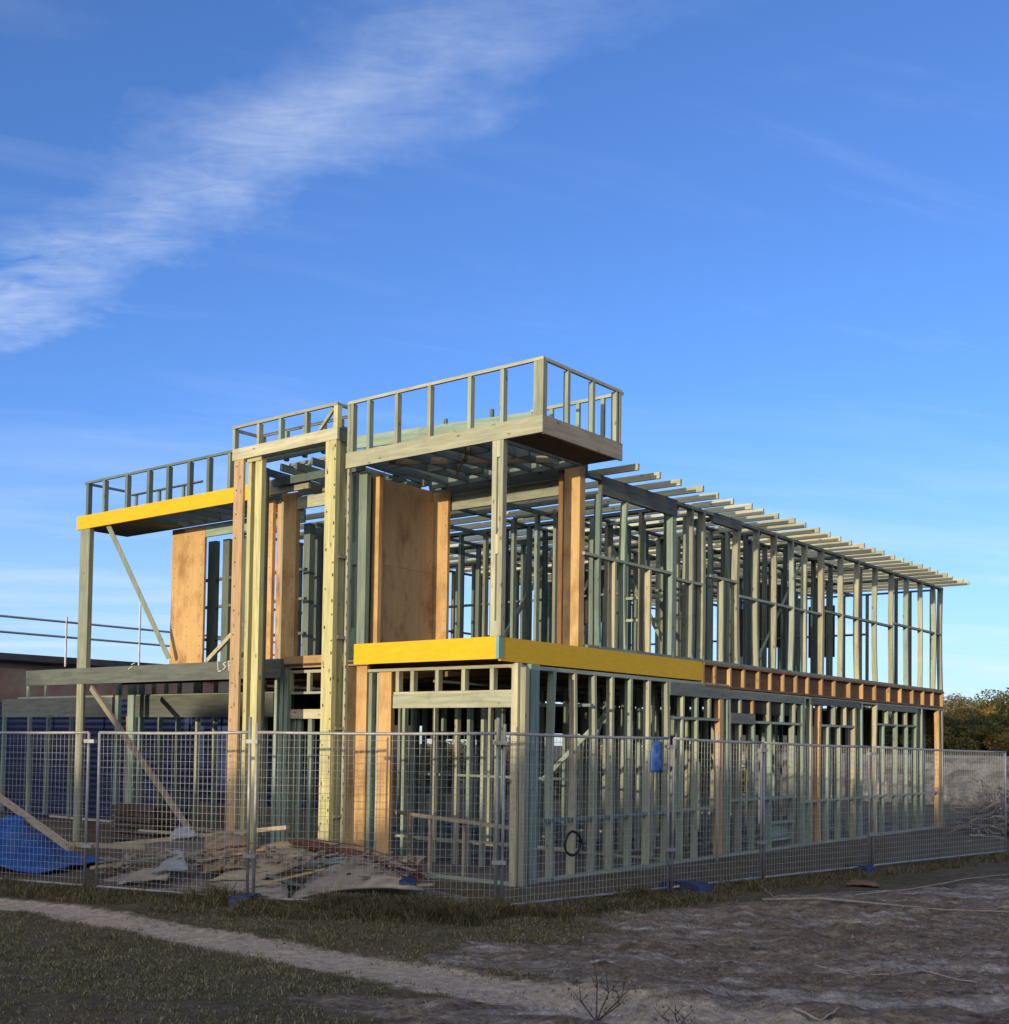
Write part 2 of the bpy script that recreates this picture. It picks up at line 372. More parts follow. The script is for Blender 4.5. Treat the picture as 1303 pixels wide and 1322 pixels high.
part('lintel', bx(XX(578.5, 700, 2.2), -.52, 2.2, 2.26, 5.62, 5.87), T('pale', 0))
part('beam', bx(XX(556, 640, 2.1) - .1, -.1, 2.165, 2.198, 5.88, 6.12), T('teal', 0))
part('panel', bx(-.34, -.05, 1.92, 2.06, 3.2, 5.95), PLY)
part('panel', bx(-.50, -.345, 1.99, 2.06, 3.2, 5.95), T('brown', 2))  # shaded part of the column: the post's shadow put into the darker brown

nl = MB()
for z in np.arange(3.35, 5.9, .2):
    for y in (.66, 1.28, 1.95): nl.box(xb + .0002, xb + .004, y - .006, y + .006, z, z + .014)
    for x in (XX(559, 700, 2.1), XX(575, 700, 2.1)): nl.box(x - .006, x + .006, 2.096, 2.0998, z, z + .014)
    for x in (XX(226, 700, 1.8), XX(243, 700, 1.8), XX(260, 700, 1.8)): nl.box(x - .007, x + .007, 1.805, 1.8098, z, z + .016)
    for x in (wx(339), wx(350), wx(369), wx(380)): nl.box(x - .006, x + .006, YW - .024, YW - .0202, z, z + .014)
part('nail', nl, DARK)['kind'] = 'stuff'
# --- roof box over the balcony
RB0, RB1 = 5.935, 6.172
box_ = part('roof_box', MB().box(-3.09, .70, -.045, 0, RB0, RB1), T('pale', 0))
part('fascia', bx(.655, .699, .002, 1.93, RB0 - .01, RB1 + .005), T('weathered', 1), box_)
part('fascia', bx(-3.05, .65, 1.90, 1.945, RB0 + .02, RB1 + .06), T('teal', 0), box_)
zb1, zb2 = float(onY(461, 562, 2.0)[2]), float(onY(652, 539, 2.0)[2])
part('fascia', MB().beam((float(onY(440, 562, 2.)[0]), 2.0, zb1 - .11), (float(onY(690, 539, 2.)[0]), 2.0, zb2 - .11), .04, .22), T('green', 0), box_)
for x in (-2.9, -1.9, -.9): stud(box_, x - .03, x + .03, 2.025, 2.07, 5.95, zb1 - .02, 'teal', 'post')
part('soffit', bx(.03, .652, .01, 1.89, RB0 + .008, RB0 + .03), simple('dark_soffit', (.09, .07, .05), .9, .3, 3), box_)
par = part('parapet', MB().box(-3.06, .70, -.045, .0, 6.925, 6.97).box(.655, .70, .003, 1.9, 6.922, 6.966).box(-1.0, .70, 1.9, 1.945, 6.905, 6.95), T('pale', 0), box_)
for xp in (453, 457, 478, 514, 556, 608, 650, 693): x = XX(xp, 540, 0); stud(box_, x - .03, x + .03, -.04, .045, RB1 + .002, 6.923, 'framing', 'post')
stud(box_, .60, .70, -.044, .05, RB1 + .002, 6.923, 'pale', 'post')
for y in (.57, 1.18): stud(box_, .615, .695, y - .03, y + .03, RB1 + .007, 6.92, 'framing', 'post')
stud(box_, .60, .695, 1.76, 1.80, RB1 + .007, 6.92, 'framing', 'post'); stud(box_, .60, .695, 1.85, 1.895, RB1 + .007, 6.92, 'pale', 'post')
for x in (.35, -.1, -.6): stud(box_, x - .03, x + .03, 1.9, 1.945, RB1 + .162, 6.90, 'green', 'post')
for i, x in enumerate(np.arange(-2.75, .1, .43)):
    MB().beam((x, .004, RB0 + .10 + .02 * (i % 2)), (x + .04, 1.895, RB0 + .13), .045, .17).build('joist', T('teal', 1), box_)
for i in range(9):
    x = -2.6 + i * .32; y = .4 + (i * .53) % 1.3; MB().box(x, x + .36, y, y + .04, RB0 + .02, RB0 + .13).build('nogging', T('teal', 0), box_)
MB().beam((-2.4, .2, 6.0), (-.4, 1.6, 6.03), .05, .10).beam((-2.2, 1.5, 6.0), (-.9, .3, 6.02), .04, .09).build('brace', T('weathered', 0), box_)
MB().beam((-2.3, .75, 6.24), (-.7, 1.0, 6.3), .05, .12).beam((-1.6, .6, 6.2), (.3, 1.4, 6.28), .05, .10).build('brace', T('brown', 0), box_)

# --- portal frame
PY0 = -.15
def px_(x, y=700, Y0=PY0): return XX(x, y, Y0)
pz0, pz1 = 6.37, 6.56
portal = part('portal_frame', MB().box(-5.65, -3.13, PY0 - .045, PY0, pz0, pz1), T('pale', 0))
for a, b_, k, z0, dy in [(303, 315, 'tan', -.3, 0), (421, 434.5, 'yellow', -.3, 0)]:
    stud(portal, px_(a), px_(b_), PY0 - .045, PY0 + (.045 if k == 'yellow' else 0.), z0, pz0 - .003, k, 'post')
stud(portal, px_(319.5, 700, -.1), px_(324, 700, -.1), -.12, -.03, -.3, pz0 - .03, 'yellow', 'post'); stud(portal, px_(329, 700, -.1), px_(337.5, 700, -.1), -.12, -.03, -.3, pz0 - .03, 'yellow', 'post')
stud(portal, px_(324.1, 700, -.1), px_(328.9, 700, -.1), -.035, -.02, -.3, pz0 - .04, 'brown', 'post')
bx(px_(319.4, 700, -.1), px_(337.6, 700, -.1), -.14, -.122, pz0 - .06, pz0 - .005).build('cap', T('yellow', 0), portal)
stud(portal, px_(338, 700, .3), px_(341, 700, .3), .30, .39, -.3, pz0 - .05, 'grey', 'post')
x4 = px_(434.5); stud(portal, x4 - .09, x4 - .045, PY0 + .047, .07, -.3, pz0 - .04, 'yellow', 'post')
stud(portal, px_(446.3, 700, .08), px_(450, 700, .08), .072, .12, -.3, 6.92, 'pale', 'post')
for z in (.55, 1.9, 3.3, 4.55): MB().box(x4 - .042, x4 + .01, PY0 + .05, .07, z, z + .05).build('nogging', T('weathered', 1), portal)
bo = MB()
for i in range(30):
    z = .45 + i * .2; x = px_(433.2) if i % 3 else px_(424)
    bo.box(x - .012, x + .012, PY0 - .049, PY0 - .044, z, z + .028 + .02 * (i % 2)); bo.box(px_(449.4, 700, .08), px_(450, 700, .08), .068, .0715, z, z + .05)
    if i % 2: bo.box(px_(306), px_(307.5), PY0 - .049, PY0 - .044, z, z + .02)
bo.build('bolt', DARK, portal)['kind'] = 'stuff'
pp = MB().box(-5.66, -3.14, PY0 - .045, PY0, 6.905, 6.95).box(-3.19, -3.145, PY0 + .002, .07, 6.90, 6.945).box(-5.66, -3.45, .30, .34, 6.86, 6.90).box(-5.655, -5.61, PY0 + .002, .3, 6.87, 6.915)
pp.build('parapet', T('pale', 0), portal)
for xp in (305, 336, 364, 397): x = px_(xp, 545); stud(portal, x - .03, x + .03, PY0 - .04, PY0 + .045, pz1 + .002, 6.903, 'framing', 'post')
stud(portal, -3.22, -3.135, PY0 - .043, PY0 + .05, pz1 + .002, 6.903, 'yellow', 'post')
for x in (-5.5, -4.9, -4.45, -4.0, -3.6): stud(portal, x - .03, x + .03, .30, .37, pz0, 6.858, 'green', 'post')
MB().beam((-3.65, -.1, 6.58), (-3.3, -.1, 6.9), .04, .05).build('brace', T('pale', 0), portal)
bx(-3.18, -3.14, PY0 + .002, .07, 6.36, 6.60).build('fascia', T('grey', 1), portal)
MB().box(-5.6, -3.2, .0, .04, 6.39, 6.53).box(-5.6, -3.2, .25, .29, 6.39, 6.53).build('joist', T('green', 0), portal)

# --- upper wall behind the portal (Y = 1)
part('panel', bx(wx(336), wx(353), YW - .02, YW + .05, 3.1, 5.95), PLY)
part('panel', bx(wx(353) + .003, wx(366), YW + .08, YW + .10, 3.1, 5.95), PLYD)
part('panel', bx(wx(366.5), wx(383), YW - .02, YW + .07, 3.1, 6.02), PLY)
part('panel', bx(wx(361.5), wx(364.5), YW + .02, YW + .07, 3.1, 6.1), T('pale', 2))
part('lintel', bx(wx(383.3), -4.0, YW - .01, YW + .05, 5.72, 5.93), T('pale', 0))
part('fascia', bx(wx(368, 855), -3.02, YW - .03, YW + .02, 2.97, 3.17), T('orange', 0))
up = MB().box(wx(383.3), -3.3, YW + .0, YW + .05, 5.955, 6.1)
for i, x in enumerate((-5.1, -4.65, -4.2)): up.box(x - .03, x + .03, YW + .003, YW + .047, 6.1, 6.5)
up.box(-5.6, -3.3, YW + .003, YW + .05, 6.5, 6.55)
part('parapet', up, T('sage', 0))
pj = MB()
for i, x in enumerate(np.arange(-5.4, -3.3, .38)): pj.beam((x, .32, 6.25 + .03 * (i % 2)), (x + .1, 2.4, 6.15), .045, .12)
for y in (.55, 1.5, 2.0): pj.box(-5.5, -3.3, y, y + .05, 6.05, 6.18)
part('roof_joists', pj, T('interior', 1))['kind'] = 'stuff'

# --- left wing: yellow cantilever, post, brace, plywood, grey beam
YL = .7
yx = XX(352, 640, YL)
part('yellow_beam', bx(-11.63, yx, YL - .05, YL, 5.93, 6.20), YELLOW)
part('beam', bx(yx + .003, -4.7, YL - .05, YL, 5.95, 6.20), T('pale', 0))
lb = part('roof_box', MB().box(-11.58, -11.535, YL + .002, 1.80, 5.95, 6.18).box(-11.53, -6.0, 1.76, 1.80, 5.95, 6.16), T('grey', 0))
lp = MB().box(-11.4, -6.0, YL - .04, YL + .005, 6.84, 6.885).box(-11.4, -11.355, YL + .007, 1.72, 6.835, 6.88).box(-11.35, -9.0, 1.72, 1.76, 6.78, 6.82)
lp.build('parapet', T('teal', 0), lb)
for xp in (115, 136, 165, 193, 218, 245, 270, 297): x = XX(xp, 640, YL); stud(lb, x - .04, x + .04, YL - .04, YL + .05, 6.202, 6.838, 'teal', 'post')
for x in (-11.2, -10.4, -9.6): stud(lb, x - .035, x + .035, 1.72, 1.76, 6.162, 6.778, 'teal', 'post')
for x in np.arange(-11.2, -5.9, .46): MB().box(x - .022, x + .022, YL + .003, 1.757, 5.99, 6.17).build('joist', T('teal', 1), lb)
bx(-11.53, -9.6, YL + .003, 1.755, 5.955, 5.975).build('soffit', T('grey', 0), lb)
part('beam', bx(-13.4, -5.3, YL - .05, YL + .02, 2.79, 3.11), T('grey', 0))
part('beam', bx(-10.9, -5.3, YL + .6, YL + .66, 2.80, 3.0), DARK)
part('post', bx(-11.5, -11.17, YL - .04, YL + .06, 3.112, 5.928), T('sage', 2))
part('post', MB().tube([(-11.35, YL - .02, -.35), (-11.35, YL - .02, 2.787)], .085, 12), T('pale', 2))
part('post', bx(-11.62, -11.48, YL + .05, YL + .15, -.35, 2.787), T('grey', 2))
part('brace', MB().beam((-10.62, YL + .03, 5.92), tuple(onY(218, 850, 1.6)), .05, .09), T('sage', 2))
part('brace', MB().beam(tuple(onY(118, 888, YL - .1)), tuple(onY(252, 1082, 0.0)), .05, .11), T('weathered', 2))
part('panel', bx(XX(222, 700, 1.8), XX(264, 700, 1.8), 1.81, 1.86, 3.04, 5.94), PLY)
part('lintel', bx(XX(264.5, 700, 1.8), -6.1, 1.81, 1.86, 5.70, 5.94), T('green', 0))
lwn = MB()
for xp, w in ((278, .12), (296, .10), (318, .1)):
    x = XX(xp, 760, 2.3); lwn.box(x - w, x + w, 2.2, 2.3, 3.04, 5.7)
for z in (3.7, 4.35, 4.9): lwn.box(XX(264, 760, 2.3), -6.5, 2.21, 2.29, z, z + .05)
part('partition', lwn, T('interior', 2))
part('brace', MB().beam(tuple(onY(268, 853, 1.7)), tuple(onY(312, 806, 1.2)), .05, .09), T('pale', 0))
# chalk marks on the grey beam
ch = MB()
for a, b_ in (((281, 852), (282, 867)), ((282, 867), (286, 866)), ((281, 852), (284, 852)), ((292, 855), (288, 857)), ((288, 857), (292, 861)), ((292, 861), (288, 865)), ((295, 853), (296, 866)), ((295, 853), (299, 855)), ((299, 855), (296, 860)), ((170, 858), (174, 856)), ((166, 864), (171, 860))):
    p, q = onY(*a, YL - .056), onY(*b_, YL - .056); ch.beam(p, q, .012, .016, (0, 1, 0))
part('chalk_mark', ch, CHALK)
# garage openings below
YG = 2.4
gl = part('wall_frame', MB().box(-16.8, XX(146, 900, YG), YG, YG + .06, 2.62, 2.66).box(XX(176, 900, YG), XX(354, 900, YG), YG, YG + .06, 2.635, 2.665).box(-16.8, -6.9, YG + .9, YG + .95, SLAB, SLAB + .05), T('pale', 0))
gl['label'] = 'ground storey wall under the grey beam with two deep grey lintels'
part('lintel', bx(-17.5, XX(146, 900, YG), YG - .02, YG + .05, 2.18, 2.62), T('grey', 0), gl)
part('lintel', bx(XX(176, 900, YG), XX(354, 900, YG), YG - .02, YG + .05, 2.17, 2.633), T('grey', 0), gl)
for xp in (197, 213, 230, 251, 257, 277, 298, 340, 35, 58): x = XX(xp, 890, YG); stud(gl, x - .045, x + .045, YG + .01, YG + .06, 2.667, 2.95, 'pale')
for xp, w, k in ((150, .06, 'green'), (168, .11, 'green'), (180, .05, 'green'), (160, .05, 'orange')): x = XX(xp, 950, YG); stud(gl, x - w, x + w, YG - .01 + (.1 if k == 'orange' else 0), YG + .08, SLAB, 2.9 if k != 'orange' else 2.2, k)
for xp, k in ((2, 'green'), (36, 'framing'), (59, 'green'), (90, 'framing'), (227, 'green'), (253, 'framing'), (276, 'green'), (205, 'green'), (322, 'framing')):
    x = XX(xp, 1000, YG + .9); MB().beam((x, YG + .92, SLAB + .05), (x + random.uniform(-.05, .05), YG + .92, 2.3), .07, .09, (0, 1, 0)).build('stud', T(k, 2), gl)
for xp in (358, 365, 371): x = XX(xp, 950, 1.0); stud(gl, x - .04, x + .04, .95, 1.04, SLAB, 2.96, 'green')
# small window frame beside the portal
fx = lambda p: XX(p, 900, 1.0)
sw = part('wall_frame', MB().box(fx(373), fx(420), 1.0, 1.06, 2.88, 2.93).box(fx(373), fx(420), 1.0, 1.06, 2.10, 2.26).box(fx(373), fx(420), 1.0, 1.05, 2.52, 2.56), T('pale', 0))
for xp in (374, 398, 419): stud(sw, fx(xp) - .04, fx(xp) + .04, 1.0, 1.06, 2.56, 2.88, 'pale')
for xp, k in ((376, 'pale'), (383, 'green'), (397, 'green'), (413, 'green')): stud(sw, fx(xp) - .05, fx(xp) + .05, 1.07, 1.13, SLAB, 2.1, k)

# --- rafters running across the flat roof, tails over the side wall
tails = [(828, 600), (860, 612), (892, 622), (920, 633), (944, 644)]
ry = [2.40, 3.06, 3.70] + list(np.linspace(4.33, 17.95, 25))
for i, y in enumerate(ry):
    e = .70 + random.uniform(-.05, .04)
    MB().beam((-8.8, y + random.uniform(-.05, .05), 5.955), (e, y, 5.925 + random.uniform(-.012, .012)), .05, .10).build('rafter', T('rafter', 0), house)
# --- back wall, far side wall, partitions (interior)
def stud_row(m, axis, c, a, b, z0, z1, sp=.55, gaps=(), w=.06, d=.09, nog=False):
    t = a
    while t < b:
        if not any(g0 < t < g1 for g0, g1 in gaps):
            if axis == 0: m.box(t - w / 2, t + w / 2, c, c + d, z0, z1)
            else: m.box(c, c + d, t - w / 2, t + w / 2, z0, z1)
        t += sp * random.uniform(.8, 1.15)
    for z in (z0 - .04, z1) + ((z0 + (z1 - z0) * random.uniform(.38, .6),) if nog else ()):
        if axis == 0: m.box(a, b, c + .002, c + d - .002, z + .002, z + .043)
        else: m.box(c + .002, c + d - .002, a, b, z + .002, z + .043)
inn = MB()
for Yc, gaps in ((4.9, ((-2.6, -1.2),)), (6.2, ((-2.3, -1.3),)), (8.0, ((-6, -3.5),)), (9.6, ((-5, -3.5),)), (11.6, ((-3, -2),)), (13.4, ((-2, -1),)), (15.6, ((-5, -2),)), (18.03, ((-6, -4.5),))):
    stud_row(inn, 0, Yc, -8.4, -.2, 3.25, 5.8, .58, gaps, nog=Yc in (6.2, 13.4))
for Xc, gaps in ((-3.4, ((2, 3.5), (7, 8))), (-5.6, ((4, 6), (12, 14))), (-8.6, ((4, 6), (9, 12)))): stud_row(inn, 1, Xc, 2.4, 18, 3.25, 5.8, .55, gaps, nog=Xc == -8.6)
stud_row(inn, 1, -1.9, 4.9, 15.6, 3.25, 5.8, .6, ((8, 9),))
stud_row(inn, 1, -.75, 6.3, 13.3, 3.25, 5.8, .8, ((7, 8.4), (10, 11)))
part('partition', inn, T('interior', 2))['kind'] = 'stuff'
lit = MB(); stud_row(lit, 0, 3.9, -2.9, -.9, 3.25, 5.75, .5); stud_row(lit, 0, 5.4, -1.9, -.2, 3.25, 5.75, .42); stud_row(lit, 0, 7.2, -1.9, -.2, 3.25, 5.75, .4)
for z in (3.95, 4.35): lit.box(-1.5, -.2, 5.401, 5.46, z, z + .05)
part('partition', lit, T('framing', 2))['kind'] = 'stuff'
pn = MB()
for (x0_, x1_, y_, z0_, z1_) in ((-3.2, -2.2, 13.52, 4.1, 5.6), (-1.8, -1.2, 9.72, 3.6, 4.6), (-2.6, -1.9, 15.72, 4.0, 5.3), (-6.2, -4.4, 9.72, 4.5, 5.7)): pn.box(x0_, x1_, y_, y_ + .02, z0_, z1_)
part('wall_sheet', pn, DARK)['kind'] = 'stuff'
for p0, p1, y_ in ((391, 399, 2.5), (405, 415, 2.9)): stud(house, XX(p0, 750, y_), XX(p1, 750, y_), y_, y_ + .14, 3.17, 5.85, 'interior', 'stud')
inl = MB()
for Yc, gaps in ((5.0, ((-2.3, -1.0),)), (7.4, ((-3.2, -1.0),)), (9.6, ((-3, -1.2),)), (14.0, ((-5, -3),)), (18.03, ((-6, -3.2), (-2.4, -.8)))):
    stud_row(inl, 0, Yc, -8.4, -.2, SLAB + .05, 2.75, .62, gaps)
for Xc, gaps in ((-3.4, ((2, 4.5), (7, 8.4))), (-8.6, ((4, 8), (11, 15)))): stud_row(inl, 1, Xc, 2.4, 18, SLAB + .05, 2.75, .6, gaps)
stud_row(inl, 1, -1.7, 5.1, 17, SLAB + .05, 2.75, .6, ((8, 9), (12, 13.2)))
part('partition', inl, T('framing', 2))['kind'] = 'stuff'
bp_ = MB()
for x0_, x1_, z0_ in ((-8.5, -6.0, 1.9), (-6.0, -3.4, 2.05), (-3.4, -1.6, 1.75), (-1.3, -.15, 2.1)): bp_.box(x0_, x1_, 18.13, 18.15, z0_, 2.75)
for y0_, y1_, z0_ in ((2.4, 4.5, 1.9), (4.5, 7.9, 2.1), (7.9, 11, 1.8), (11.0, 14.9, 2.0), (14.9, 18.1, 1.7)): bp_.box(-8.64, -8.62, y0_, y1_, z0_, 2.75)
part('wall_sheet', bp_, simple('brown_sheet', (.075, .055, .04), .9, .3, 2))['kind'] = 'stuff'
cb = MB()
for y in (3.4, 4.95, 6.25, 8.05, 9.65, 11.65, 13.45, 15.65): cb.box(-8.5, -.13, y, y + .045, 5.79, 5.865)
for x in (-2.2, -4.4, -6.3): cb.box(x, x + .05, 2.3, 17.9, 5.72, 5.786)
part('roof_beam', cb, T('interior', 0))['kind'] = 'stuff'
for a, b_ in (((-3.4, 4, 3.3), (-3.4, 6, 5.7)), ((-1.0, 6.25, 3.4), (-2.4, 6.25, 5.6)), ((-5, 9.6, 5.7), (-6.5, 9.6, 3.4)), ((-.4, 3.2, 2.2), (-1.8, 3.4, 1.1)), ((-.3, 2.6, 1.5), (-1.2, 4.6, 2.7)), ((-.5, 6, .1), (-1.6, 8, 1.6))): part('brace', MB().beam(a, b_, .04, .08), T('framing', 2))


# ================================================================== FENCE
def fpt(px, py): p = ground(px, py); return np.array([p[0], p[1], p[2]])
c318 = np.array([-2.03, -2.61]); c112 = np.array([-4.66, -3.32]); c650 = np.array([.75, -.9]); c1300 = np.array([3.02, 12.91])
def online(px, a, b):  # where the sight line through a column meets a plan line
    r = ray(px, 1000)[:2]; M = np.array([r, -(b - a)]).T; t = np.linalg.solve(M, a - CAM[:2]); return a + (b - a) * t[1]
s865 = online(866, c650, c1300); s985 = online(985, c650, c1300); s1125 = online(1125, c650, c1300)
cl = c112 + (c112 - c318) / np.linalg.norm(c112 - c318) * 3.3
c1500 = c1300 + (c1300 - c650) / np.linalg.norm(c1300 - c650) * 4
def zrail(px, py, c):
    r = ray(px, py); t = np.linalg.norm(c - CAM[:2]) / np.linalg.norm(r[:2]); return CAM[2] + r[2] * t
tops = {}
panels = [(cl, c112, 'rust free fence panel before the blue tarp, furthest along the front', 1.78, 1.80), (c112, c318, 'mesh fence panel before the rubble heap and grey lintels', 1.80, 1.83),
          (c318, c650, 'mesh fence panel before the portal posts and plywood clad corner', 1.83, 1.86), (c650, s865, 'mesh fence panel with a black hose ring hung on it', 1.86, 1.84),
          (s865, s985, 'narrow mesh fence panel beside the blue bag, before the sunlit cripple studs', 1.84, 1.80), (s985, s1125, 'mesh fence panel before the low framed gap in the side wall', 1.80, 1.76), (s1125, c1300, 'mesh fence panel before the branch heap and far house corner', 1.76, 1.69)]
panels[0] = (cl, c112, 'mesh fence panel in front of the blue tarp', 1.78, 1.80)
for i, (a, b, lab, za, zb_) in enumerate(panels):
    d = (b - a) / np.linalg.norm(b - a); a2 = a + d * .045; b2 = b - d * .045
    if i in (1,): a2 = a + d * .17
    ga, gb = float(gz(*a2)) + .07, float(gz(*b2)) + .07
    root = empty('temporary_fence', (a2[0], a2[1], float(gz(*a2))), lab, 'fence', 'temporary fence panels round the site')
    A0, A1 = Vector((*a2, ga)), Vector((*a2, za)); B0, B1 = Vector((*b2, gb)), Vector((*b2, zb_))
    nrm_ = Vector((d[1], -d[0], 0)); A1 += nrm_ * random.uniform(-.03, .03); B1 += nrm_ * random.uniform(-.03, .03)
    fr = MB()
    n = 10
    fr.tube([A0 - Vector((0, 0, .12)), A1 + Vector((0, 0, .12 if i in (2, 3) else .0))], .021, 8).tube([B0 - Vector((0, 0, .12)), B1 + Vector((0, 0, .20 if i in (1, 2) else .0))], .021, 8)
    sag = [A1.lerp(B1, k / 6) + Vector((0, 0, -.012 * math.sin(math.pi * k / 6))) for k in range(7)]
    fr.tube(sag, .021, 8).tube([A0.lerp(B0, k / 6) for k in range(7)], .019, 8)
    fr.build('tube_frame', GALV, root, True)
    wm = MB(); ln = (b2 - a2); lng = np.linalg.norm(ln); nv = int(lng / .072); nh = 22
    for k in range(1, nv):
        t = k / nv; wm.tube([A0.lerp(B0, t), A0.lerp(B0, t).lerp(A1.lerp(B1, t), .5) + Vector((0, 0, 0)), A1.lerp(B1, t)], .0028, 3, False)
    for k in range(1, nh):
        t = k / nh; wm.tube([A0.lerp(A1, t), B0.lerp(B1, t)], .0028, 3, False)
    wm.build('wire_mesh', WIRE, root)
    if i < 6:
        for z in (zb_ - .12, gb + .55):
            MB().beam((b2[0] - d[0] * .05, b2[1] - d[1] * .05, z), (b2[0] + d[0] * .13, b2[1] + d[1] * .13, z), .07, .05).build('clamp', GALV, root)
def foot(c, d, lab, mat, sz=(.62, .24, .13)):
    z = float(gz(*c)); d = d / np.linalg.norm(d); n = Vector((-d[1], d[0], 0)); dd = Vector((d[0], d[1], 0)); C0 = Vector((c[0], c[1], z))
    m = MB(); h = sz[2]
    pr = [(-.5, 0), (.5, 0), (.46, .75), (.32, 1), (-.32, 1), (-.46, .75)]
    k = len(m.v)
    for s in (-1, 1):
        for u_, v_ in pr: m.v.append(tuple(C0 + n * (u_ * sz[0]) + dd * (s * sz[1] / 2) + Vector((0, 0, v_ * h))))
    m.f += [tuple(range(5, -1, -1)), tuple(range(6, 12))] + [(j, (j + 1) % 6, 6 + (j + 1) % 6, 6 + j) for j in range(6)]
    o = m.build('fence_foot', mat, None, False, (c[0], c[1], z)); tag(o, lab, 'fence foot', 'blue feet under the fence posts'); return o
foot(c318 + np.array([.03, -.1]), c650 - c318, 'blue plastic fence foot in the grass below the front corner post', BLUEP)
f880 = ground(886, 1150); foot(f880[:2], np.array([.25, 1.]), 'long low blue fence foot beside the trampled grass under the blue bag', BLUEP, (.85, .3, .14))
f1100 = ground(1110, 1124); foot(f1100[:2], np.array([.25, 1.]), 'faded blue fence foot near the far end of the side fence', BLUEP, (.5, .22, .10))

# hose ring on the fence
hp = onY(737, 1088, 0); hc = online(737, c650, c1300); rr_ = ray(737, 1089); t_ = np.linalg.norm(hc - CAM[:2]) / np.linalg.norm(rr_[:2]); hc3 = CAM + rr_ * t_
dd = Vector((*(c1300 - c650), 0)).normalized(); nn = Vector((dd.y, -dd.x, 0))
hm = MB()
for k, (rad, off) in enumerate(((.15, .03), (.158, .045), (.143, .04))):
    pts = [Vector(hc3) + nn * (off + .008 * math.sin(3 * t)) + dd * (rad * .98 * math.cos(t)) + Vector((0, 0, rad * 1.05 * math.sin(t) + .006 * math.sin(4 * t + k))) for t in np.linspace(0, 2 * math.pi, 25)]
    hm.tube(pts, .011, 6)
tag(hm.build('hose_ring', BLACKP, None, True, tuple(hc3)), 'black coiled hose ring hanging on the side fence mesh', 'hose')
# blue bag on the fence
bc = online(846, c650, c1300); rb = ray(846, 977); bc3 = Vector(CAM + rb * (np.linalg.norm(bc - CAM[:2]) / np.linalg.norm(rb[:2]))) + nn * .03
bm = MB(); nu, nvv = 8, 10
for j in range(nvv + 1):
    for i in range(nu + 1):
        u_ = i / nu - .5; v_ = j / nvv - .5
        w_ = .25 * (1 - .25 * (v_ + .5) ** 3); zz = v_ * .44
        bm.v.append(tuple(bc3 + dd * (u_ * w_ * 1.05) + nn * (.05 * math.cos(u_ * 3.1) + .03 * noise.noise((u_ * 5, v_ * 5, 3))) + Vector((0, 0, zz + .02 * noise.noise((u_ * 6, v_ * 4, 1))))))
for j in range(nvv):
    for i in range(nu): q = j * (nu + 1) + i; bm.f.append((q, q + 1, q + nu + 2, q + nu + 1))
bg = bm.build('plastic_bag', simple('blue_bag', (.03, .08, .27), .5, .5, 9), None, True, tuple(bc3)); tag(bg, 'crumpled blue plastic bag tied to the side fence', 'bag')
sol = bg.modifiers.new('thickness', 'SOLIDIFY'); sol.thickness = .012

# ================================================================== GROUND
fwd3 = np.array([FWD[0], FWD[1]]); rgt = np.array([FWD[1], -FWD[0]])
def mask_poly(px_pts):
    return np.array([ground(*p)[:2] for p in px_pts])
PATH = [(-260, 1142), (-80, 1158), (60, 1172), (200, 1197), (330, 1222), (450, 1243), (560, 1262), (680, 1283), (800, 1302), (900, 1318), (1010, 1338), (1200, 1375)]
PW = [.30, .33, .36, .40, .45, .50, .56, .62, .68, .72, .74, .76]
path_c = np.array([ground(*p)[:2] for p in PATH])
def path_dist(x, y):
    P = np.stack([x, y], -1); best = np.full(x.shape, 9.); 
    for i in range(len(path_c) - 1):
        a, b = path_c[i], path_c[i + 1]; ab = b - a; t = np.clip(((P - a) @ ab) / (ab @ ab), 0, 1)
        d = np.linalg.norm(P - (a + t[..., None] * ab), axis=-1) / (PW[i] + (PW[i + 1] - PW[i]) * t); best = np.minimum(best, d)
    return best
def nz(x, y, s, o=0., d=4):
    return np.array([noise.fractal((a * s + o, b * s + o * .7, o), 1., 2.1, d) for a, b in zip(x.ravel(), y.ravel())]).reshape(x.shape)
def to_px(x, y, z):
    q = np.stack([x - CAM[0], y - CAM[1], z - CAM[2]], -1) @ ROT
    w = np.maximum(q[..., 2], .1); return PX + F * q[..., 0] / w, PY + F * q[..., 1] / w
def mud_mask(x, y):
    """bare trampled dirt right of the weedy strip, as a patch of the plot in plan"""
    a = (x - CAM[0]) * rgt[0] + (y - CAM[1]) * rgt[1]; d = (x - CAM[0]) * FWD[0] + (y - CAM[1]) * FWD[1]
    edge = -.6 + .25 * (d - 9) - .0
    far = 14.4 + .62 * a
    wv = .55 * np.sin(d * 1.7 + a * .6) + .35 * np.sin(a * 2.3 - d * .8) + .25 * np.sin(d * 4.1 + a * 3.3)
    return sm((a - edge + wv * .9) / 1.6 + .5) * sm((far - d + wv * .6) / 1.4 + .5)
